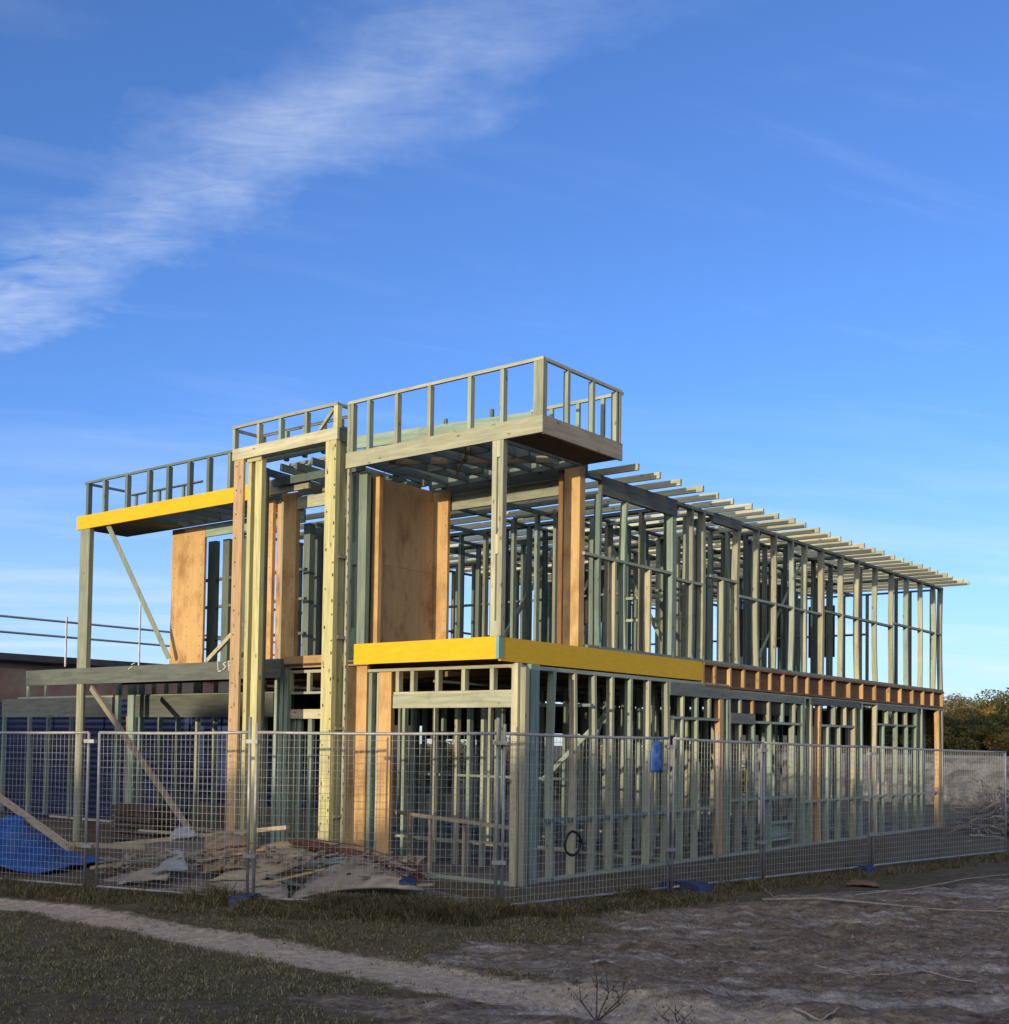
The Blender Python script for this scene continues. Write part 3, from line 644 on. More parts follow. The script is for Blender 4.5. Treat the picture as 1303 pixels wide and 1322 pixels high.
# fine sheet in front, coarse sheet to the horizon
def height(x, y):
    z = gz(x, y) + .030 * nz(x, y, .9, 3.) + .018 * nz(x, y, 3.2, 9., 3)
    a_ = (x - CAM[0]) * rgt[0] + (y - CAM[1]) * rgt[1]; d_ = (x - CAM[0]) * FWD[0] + (y - CAM[1]) * FWD[1]
    m = mud_mask(x, y); z = z + m * (.085 * np.abs(nz(a_ * .55, d_ * 1.6, 2.0, 21., 5)) + .045 * nz(a_ * .6, d_ * 1.3, 6., 5., 4))
    pd = path_dist(x, y); z = z - .028 * sm((1.45 - pd) / 1.1)
    ox = np.maximum(np.maximum(x - .03, -3.2 - x), 0); oy = np.maximum(np.maximum(.3 - y, y - 18.2), 0); od = np.hypot(ox, oy) + .12 * nz(x, y, 1.5, 55., 3)
    z = np.maximum(z, np.where((x < .0) & (y > .33) & (y < 18.2) & (x > -3.2), -9., -.255 - .16 * sm(od / .75)) - np.where(od > .74, 9., 0.))
    return z
uu = np.concatenate([np.linspace(-11, -7, 30)[:-1], np.linspace(-7, 9, 290), np.linspace(9, 14, 30)[1:]])
vv = np.concatenate([np.linspace(5.5, 17, 240), np.linspace(17, 34, 90)[1:]])
U, V = np.meshgrid(uu, vv)
GX = CAM[0] + U * rgt[0] + V * FWD[0]; GY = CAM[1] + U * rgt[1] + V * FWD[1]
GZ = height(GX, GY)
edge = np.minimum(np.minimum(U - uu[0], uu[-1] - U), np.minimum(V - vv[0], vv[-1] - V))
GZ = GZ * sm(edge / .8) + (gz(GX, GY) - .004) * (1 - sm(edge / .8))
def soil_mat():
    m, nt, b = newmat('ground_soil'); v = coords(nt)
    at = nt.nodes.new('ShaderNodeAttribute'); at.attribute_name = 'mask'; sp = nt.nodes.new('ShaderNodeSeparateColor'); L(nt, at.outputs['Color'], sp.inputs[0])
    n1 = noisen(nt, v, 1.2, 8, .65); n2 = noisen(nt, v, 9, 8, .7); n3 = noisen(nt, v, 38, 4, .6)
    soil = mix(nt, maprange(nt, n2, .3, .7), (0.096, 0.077, 0.054), (0.200, 0.157, 0.109))
    turf = mix(nt, maprange(nt, n2, .35, .65), (0.064, 0.064, 0.035), (0.152, 0.133, 0.080))
    pathc = mix(nt, maprange(nt, n2, .3, .7), (.34, .27, .20), (.50, .42, .33))
    pathc = mix(nt, maprange(nt, noisen(nt, v, 3.1, 8, .7), .55, .70, 0, .6), pathc, (.22, .175, .13)); pathc = mix(nt, maprange(nt, n1, .54, .72, 0, .5), pathc, (.14, .12, .10))
    rt_ = nt.nodes.new('ShaderNodeMapping'); rt_.inputs['Rotation'].default_value = (0, 0, R(-38.5)); L(nt, v, rt_.inputs[0])
    st_ = nt.nodes.new('ShaderNodeMapping'); st_.inputs['Scale'].default_value = (.45, 1.5, 1.); L(nt, rt_.outputs[0], st_.inputs[0])
    m1 = noisen(nt, st_.outputs[0], 1.1, 9, .66); m2 = noisen(nt, st_.outputs[0], 6., 9, .72); m3 = noisen(nt, st_.outputs[0], 2.3, 6, .6)
    mudc = mix(nt, maprange(nt, m2, .34, .68), (0.078, 0.058, 0.044), (0.240, 0.189, 0.143))
    mudc = mix(nt, maprange(nt, m1, .50, .62, 0, .85), mudc, mix(nt, maprange(nt, m2, .36, .64), (0.169, 0.150, 0.130), (0.442, 0.410, 0.370)))
    mudc = mix(nt, maprange(nt, m3, .54, .68, 0, .6), mudc, (0.111, 0.088, 0.058))
    c = mix(nt, maprange(nt, n1, .4, .6), soil, turf)
    n4 = noisen(nt, v, 24, 8, .75); gr_ = nt.nodes.new('ShaderNodeCombineColor'); q_ = math_(nt, 'MULTIPLY', maprange(nt, n2, .3, .7, .80, 1.6), maprange(nt, n4, .32, .68, .65, 1.6))
    for i in range(3): L(nt, q_, gr_.inputs[i])
    mudc = mix(nt, 1., mudc, gr_.outputs[0], 'MULTIPLY'); pathc = mix(nt, .55, pathc, mix(nt, 1., pathc, gr_.outputs[0], 'MULTIPLY'))
    jit = math_(nt, 'MULTIPLY', math_(nt, 'SUBTRACT', n2, .5), .9)
    c = mix(nt, maprange(nt, math_(nt, 'ADD', sp.outputs[1], jit), .35, .65), c, mudc)
    c = mix(nt, maprange(nt, math_(nt, 'ADD', sp.outputs[0], math_(nt, 'MULTIPLY', jit, 1.1)), .30, .72), c, pathc)
    c = mix(nt, maprange(nt, n3, .62, .72, 0, .5), c, (.36, .33, .28))
    L(nt, c, b.inputs['Base Color']); b.inputs['Roughness'].default_value = .95; b.inputs['Specular IOR Level'].default_value = .1
    bump(nt, b, math_(nt, 'ADD', math_(nt, 'ADD', n2, math_(nt, 'MULTIPLY', n4, .6)), math_(nt, 'MULTIPLY', n3, .5)), 1., .05); return m
SOIL = soil_mat()
nv_, nu_ = U.shape
idx = np.arange(nv_ * nu_).reshape(nv_, nu_)
fcs = np.stack([idx[:-1, :-1], idx[:-1, 1:], idx[1:, 1:], idx[1:, :-1]], -1).reshape(-1, 4)
pmask = sm((1.55 - path_dist(GX, GY)) / 1.1); mmask = mud_mask(GX, GY)
keep_path = pmask > .12
fp = keep_path[:-1, :-1] | keep_path[1:, 1:] | keep_path[:-1, 1:] | keep_path[1:, :-1]
fp = fp.reshape(-1)
def sheet(name, sel):
    f = fcs[sel]; used = np.unique(f); mp = np.full(nv_ * nu_, -1); mp[used] = np.arange(len(used))
    o = npmesh(name, np.stack([GX, GY, GZ], -1).reshape(-1, 3)[used], mp[f], SOIL)
    at = o.data.color_attributes.new('mask', 'FLOAT_COLOR', 'POINT')
    cc = np.stack([pmask.ravel()[used], mmask.ravel()[used], np.zeros(len(used)), np.ones(len(used))], -1).astype(np.float32)
    at.data.foreach_set('color', cc.ravel()); o.data.polygons.foreach_set('use_smooth', [True] * len(o.data.polygons)); o['kind'] = 'structure'; return o
sheet('ground', ~fp)
sheet('path', fp)
big = MB()
gr = 900.; hole = []
xs = [-gr, -60, gr]
bm2 = MB()
# outer ground: ring of quads round the fine sheet
cn = [(CAM[0] + u_ * rgt[0] + v_ * FWD[0], CAM[1] + u_ * rgt[1] + v_ * FWD[1]) for u_, v_ in ((uu[0], vv[0]), (uu[-1], vv[0]), (uu[-1], vv[-1]), (uu[0], vv[-1]))]
def gp(u_, v_): x = CAM[0] + u_ * rgt[0] + v_ * FWD[0]; y = CAM[1] + u_ * rgt[1] + v_ * FWD[1]; return (x, y, float(gz(x, y)) - .008)
us = [-gr, -300, -120, -60, -30, -18] + list(np.linspace(uu[0] + .3, uu[-1] - .3, 12)) + [20, 30, 60, 120, 300, gr]
vs = [-gr, -200, -80, -30, -10, 0, 3] + list(np.linspace(vv[0] + .3, vv[-1] - .3, 14)) + [45, 70, 120, 300, gr]
gi = {}
for j, v_ in enumerate(vs):
    for i, u_ in enumerate(us): gi[i, j] = len(bm2.v); bm2.v.append(gp(u_, v_))
for j in range(len(vs) - 1):
    for i in range(len(us) - 1):
        if uu[0] < us[i] and us[i + 1] < uu[-1] and vv[0] < vs[j] and vs[j + 1] < vv[-1]: continue
        bm2.f.append((gi[i, j], gi[i + 1, j], gi[i + 1, j + 1], gi[i, j + 1]))
og = bm2.build('ground', SOIL); og['kind'] = 'structure'

# ------------------------------------------------------------------ grass and weeds
def leafmat(name, stops, transl=.25):
    m, nt, b = newmat(name); c = ramp(nt, rnd(nt), stops)
    L(nt, c, b.inputs['Base Color']); b.inputs['Roughness'].default_value = .75; b.inputs['Specular IOR Level'].default_value = .15
    if transl:
        t = nt.nodes.new('ShaderNodeBsdfTranslucent'); L(nt, c, t.inputs[0]); ms = nt.nodes.new('ShaderNodeMixShader'); ms.inputs[0].default_value = transl
        L(nt, b.outputs[0], ms.inputs[1]); L(nt, t.outputs[0], ms.inputs[2]); L(nt, ms.outputs[0], nt.nodes['Material Output'].inputs[0])
    return m
GRASS = leafmat('grass_blades', [(0, (0.081, 0.090, 0.032)), (.3, (0.127, 0.124, 0.052)), (.5, (0.190, 0.161, 0.081)), (.72, (0.310, 0.259, 0.149)), (.9, (0.414, 0.345, 0.218)), (1, (0.086, 0.098, 0.034))])
WEED = leafmat('weed_blades', [(0, (.055, .075, .024)), (.3, (.085, .095, .036)), (.5, (.15, .12, .06)), (.75, (.24, .19, .11)), (1, (.34, .27, .16))])
def blades(name, x, y, z, h, w, lean, mat, parent=None):
    n = len(x); th = rng.uniform(0, 2 * np.pi, n); la = rng.uniform(0, 2 * np.pi, n); l = lean * h * rng.uniform(.2, 1., n)
    dx, dy = np.cos(th) * w / 2, np.sin(th) * w / 2; lx, ly = np.cos(la) * l, np.sin(la) * l
    P = np.zeros((n, 5, 3))
    P[:, 0] = np.stack([x - dx, y - dy, z], -1); P[:, 1] = np.stack([x + dx, y + dy, z], -1)
    P[:, 2] = np.stack([x + dx * .7 + lx * .35, y + dy * .7 + ly * .35, z + h * .62], -1); P[:, 3] = np.stack([x - dx * .7 + lx * .35, y - dy * .7 + ly * .35, z + h * .62], -1)
    P[:, 4] = np.stack([x + lx, y + ly, z + h * (1 - .25 * lean)], -1)
    b = (np.arange(n) * 5)[:, None]
    f = np.concatenate([b + np.array([[0, 1, 2]]), b + np.array([[0, 2, 3]]), b + np.array([[3, 2, 4]])])
    return npmesh(name, P.reshape(-1, 3), f, mat, parent)
def scatter(n, u0, u1, v0, v1):
    u = rng.uniform(u0, u1, n); v = np.sqrt(rng.uniform(v0 ** 2, v1 ** 2, n)) if v0 > 0 else rng.uniform(v0, v1, n)
    return CAM[0] + u * rgt[0] + v * FWD[0], CAM[1] + u * rgt[1] + v * FWD[1], u, v
def npn(x, y, s, o): return nz(x, y, s, o, 3)
x, y, u, v = scatter(110000, -6, 3.5, 7.2, 14.6)
pd = path_dist(x, y); mm = mud_mask(x, y); nn_ = npn(x, y, 1.1, 4.)
k = (pd > .95 + .75 * nn_ - .5 * rng.uniform(0, 1, len(x)) ** 3) & (mm < .35 + .3 * nn_) & (nn_ > -.3 + rng.uniform(-.3, .3, len(x)))
x, y, nn_ = x[k], y[k], nn_[k]
n2_ = npn(x, y, 4.5, 77.); h = rng.uniform(.012, .05, len(x)) * (1 + .5 * nn_ + .9 * np.maximum(n2_, -.5))
o = blades('grass', x, y, height(x, y) - .004, np.maximum(h, .01), rng.uniform(.004, .011, len(x)), 1.7, GRASS); tag(o, 'short dull green and straw coloured grass beside the dirt path', 'grass', None, 'stuff')
# weeds along the fence
def along(pts, n, lo, hi):
    seg = rng.integers(0, len(pts) - 1, n); t = rng.uniform(0, 1, n)
    a = np.array(pts)[seg]; b = np.array(pts)[seg + 1]; p = a + (b - a) * t[:, None]; d = b - a; d /= np.linalg.norm(d, axis=1)[:, None]
    nrm = np.stack([d[:, 1], -d[:, 0]], -1); q = p + nrm * rng.uniform(lo, hi, n)[:, None]; return q[:, 0], q[:, 1]
xa, ya = along([cl, c112, c318, c650, s865], 30000, -.15, 1.25); xb_, yb_ = along([c318, c650, s865], 26000, -.1, 1.0); xc, yc = along([s865, s985, s1125, c1300], 14000, -.1, .8)
x = np.concatenate([xa, xb_, xc]); y = np.concatenate([ya, yb_, yc]); pd = path_dist(x, y); nn_ = npn(x, y, 1.6, 14.)
k = (pd > 1.25 + .3 * nn_) & (nn_ + .6 * npn(x, y, 5.5, 63.) > -.22 + rng.uniform(-.2, .2, len(x))); x, y, nn_ = x[k], y[k], nn_[k]
dist_c = np.hypot(x - .2, y + 1.7); tall = np.exp(-(dist_c / 1.2) ** 2); tall2 = np.exp(-(np.hypot(x - c318[0] + .4, y - c318[1] + .15) / .6) ** 2)
h = rng.uniform(.02, .13, len(x)) * (1 + 1.2 * nn_ + 2.2 * tall + 1.8 * tall2); h[y > 2] *= .6
o = blades('weeds', x, y, height(x, y) - .01, np.maximum(h, .02), rng.uniform(.004, .013, len(x)), 1.75, WEED); tag(o, 'tangled weeds and dry grass along the foot of the fence', 'weeds', None, 'stuff')
def tufts(cx, cy, n, r, h0, h1, mat, name, label, lean=1.3):
    X = np.repeat(cx, n) + rng.normal(0, r, len(cx) * n); Y = np.repeat(cy, n) + rng.normal(0, r, len(cx) * n); H = np.repeat(rng.uniform(h0, h1, len(cx)) * rng.uniform(.5, 1.3, len(cx)), n) * rng.uniform(.35, 1., len(X))
    o = blades(name, X, Y, height(X, Y) - .01, H, rng.uniform(.004, .011, len(X)), lean, mat); tag(o, label, name, None, 'stuff')
tx, ty = along([cl, c112, c318, c650, s865, s985, s1125, c1300], 330, -.12, .75); kq = path_dist(tx, ty) > 1.5; tufts(tx[kq], ty[kq], 42, .06, .07, .26, WEED, 'weeds', 'taller weed tufts standing out along the fence foot')
tx, ty = rng.normal(.15, .55, 60), rng.normal(-1.75, .35, 60); kq = path_dist(tx, ty) > 1.5; tufts(tx[kq], ty[kq], 60, .08, .16, .36, WEED, 'weeds', 'tall straw coloured weeds at the fence corner before the house corner', 1.0)
tx, ty, u, v = scatter(700, -6, 3.2, 7.3, 14.4); kq = (path_dist(tx, ty) > 1.05) & (mud_mask(tx, ty) < .5); tufts(tx[kq], ty[kq], 30, .045, .03, .10, GRASS, 'grass', 'small grass clumps dotted over the trodden lawn')
tx, ty, u, v = scatter(160, -.5, 8, 7.6, 15); kq = (mud_mask(tx, ty) > .4); tufts(tx[kq], ty[kq], 14, .05, .02, .07, WEED, 'weeds', 'thin scattered weeds growing in the bare dirt')
# sparse dry litter on the bare dirt
x, y, u, v = scatter(9000, -1., 8, 7.5, 17); mm = mud_mask(x, y); k = (mm > .3) & (npn(x, y, .8, 31.) > -.1); x, y = x[k], y[k]
o = blades('straw', x, y, height(x, y) + .004, rng.uniform(.012, .05, len(x)), rng.uniform(.006, .014, len(x)), 2.2, leafmat('straw_bits', [(0, (.10, .085, .06)), (.6, (.20, .175, .14)), (1, (.34, .31, .27))], 0)); tag(o, 'straw and splinters strewn over the trampled dirt', 'straw', None, 'stuff')
# lumps of earth and stone
def lumps(n, u0, u1, v0, v1, r0, r1, test):
    m = MB(); x, y, u, v = scatter(n, u0, u1, v0, v1); mk = test(x, y)
    for X, Y in zip(x[mk], y[mk]):
        r = random.uniform(r0, r1) * random.choice((.6, 1, 1, 1.3, 1.3, 2.4)); z = float(gz(X, Y)) + .02
        k0 = len(m.v); ph = random.uniform(0, 6); st = random.uniform(.6, 1.5)
        ring = []
        for lv, (rr, hz) in enumerate(((1, -.4), (1.05, .1), (.62, .55))):
            for j in range(6):
                t = ph + j * math.pi / 3; q = rr * r * random.uniform(.75, 1.2); m.v.append((X + q * math.cos(t) * st, Y + q * math.sin(t), z + hz * r * random.uniform(.7, 1.2)))
        m.v.append((X, Y, z + .6 * r))
        for lv in range(2):
            for j in range(6): m.f.append((k0 + lv * 6 + j, k0 + lv * 6 + (j + 1) % 6, k0 + (lv + 1) * 6 + (j + 1) % 6, k0 + (lv + 1) * 6 + j))
        for j in range(6): m.f.append((k0 + 12 + j, k0 + 12 + (j + 1) % 6, k0 + 18))
    return m
cl_m = lumps(2000, -.5, 8.5, 7.6, 16, .004, .016, lambda x, y: (mud_mask(x, y) > .5) & (nz(x, y, .8, 40., 3) > .02))
o = cl_m.build('rubble', simple('clods', (.20, .185, .17), .95, .45, 20)); tag(o, 'grey clods and stones scattered over the trampled dirt', 'rubble', None, 'stuff')

# ================================================================== SITE LITTER: each piece its own thing
def warp_sheet(name, px_corners, z_off, mat, label, cat, sagf=.08, thick=.02, group=None, seed=0, tiltz=0.):
    """a bent board whose four corners lie at given points of the heap"""
    P = [Vector(p) for p in px_corners]; m = MB(); n = 8
    for j in range(n + 1):
        for i in range(n + 1):
            a = P[0].lerp(P[1], i / n); b = P[3].lerp(P[2], i / n); p = a.lerp(b, j / n)
            m.v.append((p.x, p.y, p.z + sagf * math.sin(math.pi * i / n) * (.6 + .4 * j / n) + .035 * noise.noise((i * .55, j * .55, seed)) + .012 * noise.noise((i * 1.7, j * 1.7, seed))))
    for j in range(n):
        for i in range(n): q = j * (n + 1) + i; m.f.append((q, q + 1, q + n + 2, q + n + 1))
    c = sum(P, Vector()) / 4
    o = m.build(name, mat, None, True, tuple(c)); s = o.modifiers.new('thickness', 'SOLIDIFY'); s.thickness = thick; s.offset = 0
    return tag(o, label, cat, group)
def gpt(px, py, dz=0.): p = ground(px, py); return Vector((p[0], p[1], p[2] + dz))
def yp(px, py, Y): return Vector(onY(px, py, Y))
PG = 'waste boards on the rubble heap'
warp_sheet('board', [yp(372, 1163, -2.2), yp(548, 1150, -1.7), yp(520, 1128, -1.3), yp(420, 1118, -1.5)], 0, CREAM, 'wide cream board bowed up in an arc at the right of the heap', 'board', .16, .03, PG, 1)
warp_sheet('board', [yp(268, 1138, -2.1), yp(330, 1140, -2.0), yp(420, 1104, -1.4), yp(350, 1100, -1.5)], 0, timber('weathered', 0), 'long tan plywood sheet sloping up through the middle of the heap', 'board', .06, .025, PG, 2)
warp_sheet('board', [yp(262, 1128, -2.0), yp(318, 1120, -1.9), yp(322, 1082, -1.2), yp(265, 1078, -1.2)], 0, mat_ply('dull_plywood', (.26, .19, .11), (.34, .25, .145), (.13, .09, .06)), 'square brown plywood offcut leaning behind the front corner post', 'board', .03, .02, PG, 3)
warp_sheet('board', [yp(196, 1128, -2.4), yp(243, 1124, -2.2), yp(236, 1098, -2.0), yp(222, 1102, -2.1)], 0, FIBRO, 'small pale grey triangular sheet propped at the left of the heap', 'sheet', .03, .02, PG, 4)
warp_sheet('board', [yp(215, 1086, -1.4), yp(256, 1080, -1.4), yp(246, 1068, -1.1), yp(226, 1071, -1.1)], 0, FIBRO, 'flat grey sheet offcut on top of the left of the heap', 'sheet', .02, .02, PG, 5)
warp_sheet('board', [yp(150, 1142, -2.6), yp(215, 1136, -2.4), yp(225, 1122, -2.1), yp(170, 1126, -2.3)], 0, CREAM, 'dirty cream sheet low in the left of the heap', 'board', .03, .02, PG, 15)
warp_sheet('board', [yp(300, 1116, -1.7), yp(380, 1106, -1.4), yp(440, 1088, -1.1), yp(340, 1092, -1.3)], 0, mat_ply('old_plywood', (.34, .26, .15), (.42, .32, .19), (.2, .14, .08)), 'tan sheet bowed over the back of the heap under the rusty bars', 'board', .05, .02, PG, 16)
warp_sheet('board', [yp(300, 1160, -2.5), yp(372, 1162, -2.3), yp(372, 1134, -1.7), yp(268, 1138, -2.0)], 0, CREAM, 'dirty cream board lying flat behind the front corner post', 'board', .04, .03, PG, 6)
warp_sheet('board', [yp(395, 1120, -1.6), yp(458, 1113, -1.5), yp(456, 1106, -1.5), yp(395, 1112, -1.6)], 0, simple('teal_strip', (.20, .27, .29), .6, .1, 4), 'blue grey strip lying on top of the cream bowed board', 'strip', .01, .03, None, 8)
def plank(p, q, w, h, label, kind='weathered', cat='plank', group='loose planks on the site'):
    m = MB().beam(p, q, w, h); o = m.build('plank', T(kind, 0), None, False, tuple((Vector(p) + Vector(q)) / 2)); return tag(o, label, cat, group)
plank(yp(150, 1090, -1.6), yp(372, 1068, -.9), .10, .06, 'long grey plank across the top of the rubble heap')
plank(yp(120, 1120, -2.2), yp(262, 1100, -1.8), .12, .05, 'pale grey plank low at the left of the heap, under the sheets')
plank(yp(60, 1152, -3.1), yp(300, 1148, -2.2), .09, .05, 'grey plank lying just inside the fence at ground level')
plank(yp(-8, 1024, -2.0), yp(92, 1096, -2.3), .10, .08, 'tan timber leaning down over the blue tarp', 'weathered')
plank(yp(92, 1090, -2.2), yp(190, 1094, -1.9), .10, .07, 'tan timber lying level right of the blue tarp', 'weathered')
plank(yp(380, 1140, -2.0), yp(425, 1160, -1.9), .05, .03, 'thin dark batten stuck in the cream board', 'interior')
for k, (a, b_, Y1, Y2, lab, kd) in enumerate([((270, 1098), (330, 1088), -1.6, -1.4, 'short brown plank on the back of the heap', 'brown'), ((255, 1112), (345, 1096), -1.9, -1.5, 'tan plank crossing over the brown plywood offcut', 'tan'), ((300, 1150), (420, 1122), -2.3, -1.8, 'thin tan batten across the front of the cream board', 'tan'),
        ((345, 1130), (410, 1150), -1.9, -1.9, 'thin dark strip tilted on the middle of the heap', 'teal'), ((160, 1112), (235, 1108), -2.2, -2.0, 'grey batten lying on the left of the heap', 'grey'), ((395, 1150), (560, 1142), -2.1, -1.6, 'long grey batten along the front foot of the heap', 'weathered'), ((180, 1072), (300, 1080), -1.2, -1.1, 'pale batten behind the top of the heap', 'pale')]):
    plank(yp(*a, Y1), yp(*b_, Y2), .06, .03, lab, kd)
# rusty mesh bundle
rb_ = MB()
for i in range(46):
    t = random.random(); p = yp(372 + 20 * random.random(), 1082 + 12 * random.random(), -1.2 - .2 * random.random()); q = yp(500 + 55 * random.random(), 1118 + 20 * random.random(), -1.2 - .3 * random.random())
    mid = p.lerp(q, .5) + Vector((0, 0, random.uniform(-.01, .10))); rb_.tube([p, p.lerp(mid, .5) + Vector((0, 0, .03 * random.random())), mid, q.lerp(mid, .5), q], random.uniform(.006, .012), 5)
o = rb_.build('rusty_bars', RUSTY, None, False, tuple(yp(450, 1100, -1.2))); tag(o, 'bundle of rusty red reinforcing bars sprawled over the heap', 'metal bars')
# earth of the heap
hm_ = MB(); n = 22
A_, B_ = yp(110, 1150, -2.6), yp(560, 1150, -1.4); 
for j in range(n + 1):
    for i in range(n * 2 + 1):
        s_, t = i / (2 * n), j / n; p = A_.lerp(B_, s_) + Vector((-.25, .95, 0)) * (1.75 * t - .1)
        e = math.sin(math.pi * min(1, max(0, s_))) ** .5 * math.sin(math.pi * t); g0 = float(gz(p.x, p.y))
        hm_.v.append((p.x, p.y, g0 - .03 + e * (.17 + .12 * math.sin(s_ * 9) * 1. + .09 * noise.fractal((p.x * 2.5, p.y * 2.5, 1), 1, 2, 4))))
for j in range(n):
    for i in range(n * 2): q = j * (2 * n + 1) + i; hm_.f.append((q, q + 1, q + 2 * n + 2, q + 2 * n + 1))
o = hm_.build('rubble_heap', simple('heap_rubble', (.20, .18, .16), .95, .55, 14, bmp=.8), None, False); tag(o, 'low heap of builders rubble under the waste boards', 'rubble', None, 'stuff')
# offcuts
of = MB()
for i in range(900):
    px0 = random.uniform(130, 540); p = yp(px0, 1140 - 30 * random.random() - 14 * math.sin((px0 - 130) / 410 * 3.1), -2.3 + 1.2 * random.random() + (px0 - 130) / 410 * .7); a = random.uniform(0, 6.3); l = random.choice((.04, .06, .09, .14, .26)) * random.uniform(.7, 1.3)
    of.beam(p, p + Vector((math.cos(a) * l, math.sin(a) * l, random.uniform(-.03, .06))), random.uniform(.015, .08), random.uniform(.006, .025))
o = of.build('offcuts', timber('weathered', 0)); tag(o, 'small timber offcuts scattered through the rubble heap', 'offcuts', None, 'stuff')
# blue scrap
warp_sheet('plastic_scrap', [yp(505, 1146, -1.75), yp(538, 1142, -1.7), yp(536, 1134, -1.6), yp(512, 1138, -1.6)], 0, BLUEP, 'small dark blue plastic scrap at the right foot of the heap', 'scrap', .02, .02, None, 11)
warp_sheet('plastic_scrap', [yp(497, 1122, -1.4), yp(524, 1132, -1.5), yp(522, 1118, -1.3), yp(500, 1112, -1.3)], 0, simple('lilac_wrap', (.33, .33, .45), .5, .3, 8), 'lilac plastic wrap beside the rusty bars', 'scrap', .03, .01, None, 12)
tag(MB().tube([(.16, 5.9, -.3), (.155, 5.9, .8), (.15, 5.9, 2.0)], .022, 8).build('pipe', simple('white_plastic', (.42, .42, .40), .5, .1, 5), None, True, (.16, 5.9, -.3)), 'pale plastic pipe standing upright just outside the long side wall', 'pipe')
# blue tarp over a heap
tm = MB(); n = 54; tc = yp(28, 1090, -2.3)
for j in range(n + 1):
    for i in range(n + 1):
        a = i / n * 2 - 1; b_ = j / n * 2 - 1; r_ = math.hypot(a, b_)
        hgt = .80 * math.exp(-((a + .25) ** 2 * 1.9 + b_ ** 2 * 1.6)); nzv = noise.ridged_multi_fractal((a * 1.6, b_ * 1.6 + a * .4, 2.), 1., 2., 4, 1., 2.) - 1
        X = tc.x + a * 1.45 * .78 - b_ * .5; Y = tc.y + a * 1.45 * .25 + b_ * 1.0
        tm.v.append((X, Y, float(gz(X, Y)) + .05 + hgt * .92 + (.07 * nzv + .05 * noise.fractal((a * 4.5 + b_, b_ * 4.5, 7), .8, 2, 4)) * min(1, hgt * 2.5 + .15)))
for j in range(n):
    for i in range(n): q = j * (n + 1) + i; tm.f.append((q, q + 1, q + n + 2, q + n + 1))
o = tm.build('tarpaulin', simple('tarp_blue', (.010, .070, .28), .45, .35, 9, stain=(.04, .13, .36), bmp=1.), None, True, tuple(tc)); tag(o, 'crumpled blue tarpaulin heaped over materials behind the front fence', 'tarpaulin')
o.modifiers.new('thickness', 'SOLIDIFY').thickness = .01
# stack of bricks/boards in the garage
sx = XX(140, 1050, 1.6)
st = MB()
for k in range(6):
    st.box(sx + random.uniform(-.04, .04), XX(196, 1050, 1.6) + random.uniform(-.05, .05), 1.6 + random.uniform(0, .05), 2.2, -.33 + k * .115, -.33 + k * .115 + .085)
o = st.build('timber_stack', simple('dark_stack', (.085, .058, .045), .9, .4, 9), None, False, (sx, 1.6, -.3)); tag(o, 'dark stack of boards on the ground behind the leaning brace', 'timber stack')
# navy cladding wall behind the garage studs
nm, nt, b = newmat('navy_cladding'); v = coords(nt); wv = nt.nodes.new('ShaderNodeTexWave'); wv.bands_direction = 'Z'; wv.inputs['Scale'].default_value = 2.2; wv.inputs['Distortion'].default_value = .3; L(nt, v, wv.inputs[0])
c = mix(nt, noisen(nt, v, 2., 5), (.012, .022, .075), (.024, .040, .12)); L(nt, c, b.inputs['Base Color']); b.inputs['Roughness'].default_value = .55; bump(nt, b, wv.outputs['Fac'], .6, .03)
NAVY = nm
nw = MB().box(-23.4, -6.8, 4.3, 4.34, -.4, 2.66)
for i, x in enumerate(np.arange(-23, -7, 1.15)): nw.box(x, x + .03, 4.265, 4.298, -.4, 2.6)
for z in np.arange(-.2, 2.6, .16): nw.box(-23.4, -6.8, 4.285, 4.299, z, z + .02)
o = nw.build('metal_fence', NAVY, None, False, (-15, 5.2, -.4)); tag(o, 'dark navy ribbed metal sheeting behind the garage studs', 'fence')
bwl = MB().box(-12, -7.0, 3.9, 4.1, -.4, .30); o = bwl.build('block_wall', CONC, None, False, (-9, 4, -.4)); tag(o, 'low grey block wall along the foot of the navy sheeting', 'wall')

# ================================================================== NEIGHBOUR
XN = -24.0
nb = empty('brick_building', (XN, 10, -.4), 'brown brick building with a dark low roof behind the left wing', 'building')
bk, nt, b = newmat('brickwork'); v = coords(nt); rot = nt.nodes.new('ShaderNodeMapping'); rot.inputs['Rotation'].default_value = (R(90), 0, R(90)); L(nt, v, rot.inputs[0])
br = nt.nodes.new('ShaderNodeTexBrick'); br.inputs['Scale'].default_value = 4.2; br.inputs['Color1'].default_value = (.34, .115, .065, 1); br.inputs['Color2'].default_value = (.42, .17, .10, 1); br.inputs['Mortar'].default_value = (.2, .17, .15, 1); br.inputs['Mortar Size'].default_value = .015
L(nt, rot.outputs[0], br.inputs[0]); cc = mix(nt, maprange(nt, noisen(nt, v, .9, 6), .4, .65), br.outputs[0], (.17, .085, .06)); L(nt, cc, b.inputs['Base Color']); b.inputs['Roughness'].default_value = .9
bx(XN - 9, XN, -8, 24, -.4, 3.96).build('wall', bk, nb)
rf = MB(); 
rf.box(XN - 9, XN + .28, -8.5, 24.3, 3.96, 4.03).box(XN + .28, XN + .36, -8.5, 24.3, 4.0, 4.20).box(XN - 9, XN + .279, -8.49, 24.29, 4.04, 4.10)
k0 = len(rf.v); rf.v += [(XN + .27, -8.5, 4.105), (XN + .27, 24.3, 4.105), (XN - 4, 24.3, 4.35), (XN - 4, -8.5, 4.35), (XN - 9, 24.3, 4.105), (XN - 9, -8.5, 4.105)]
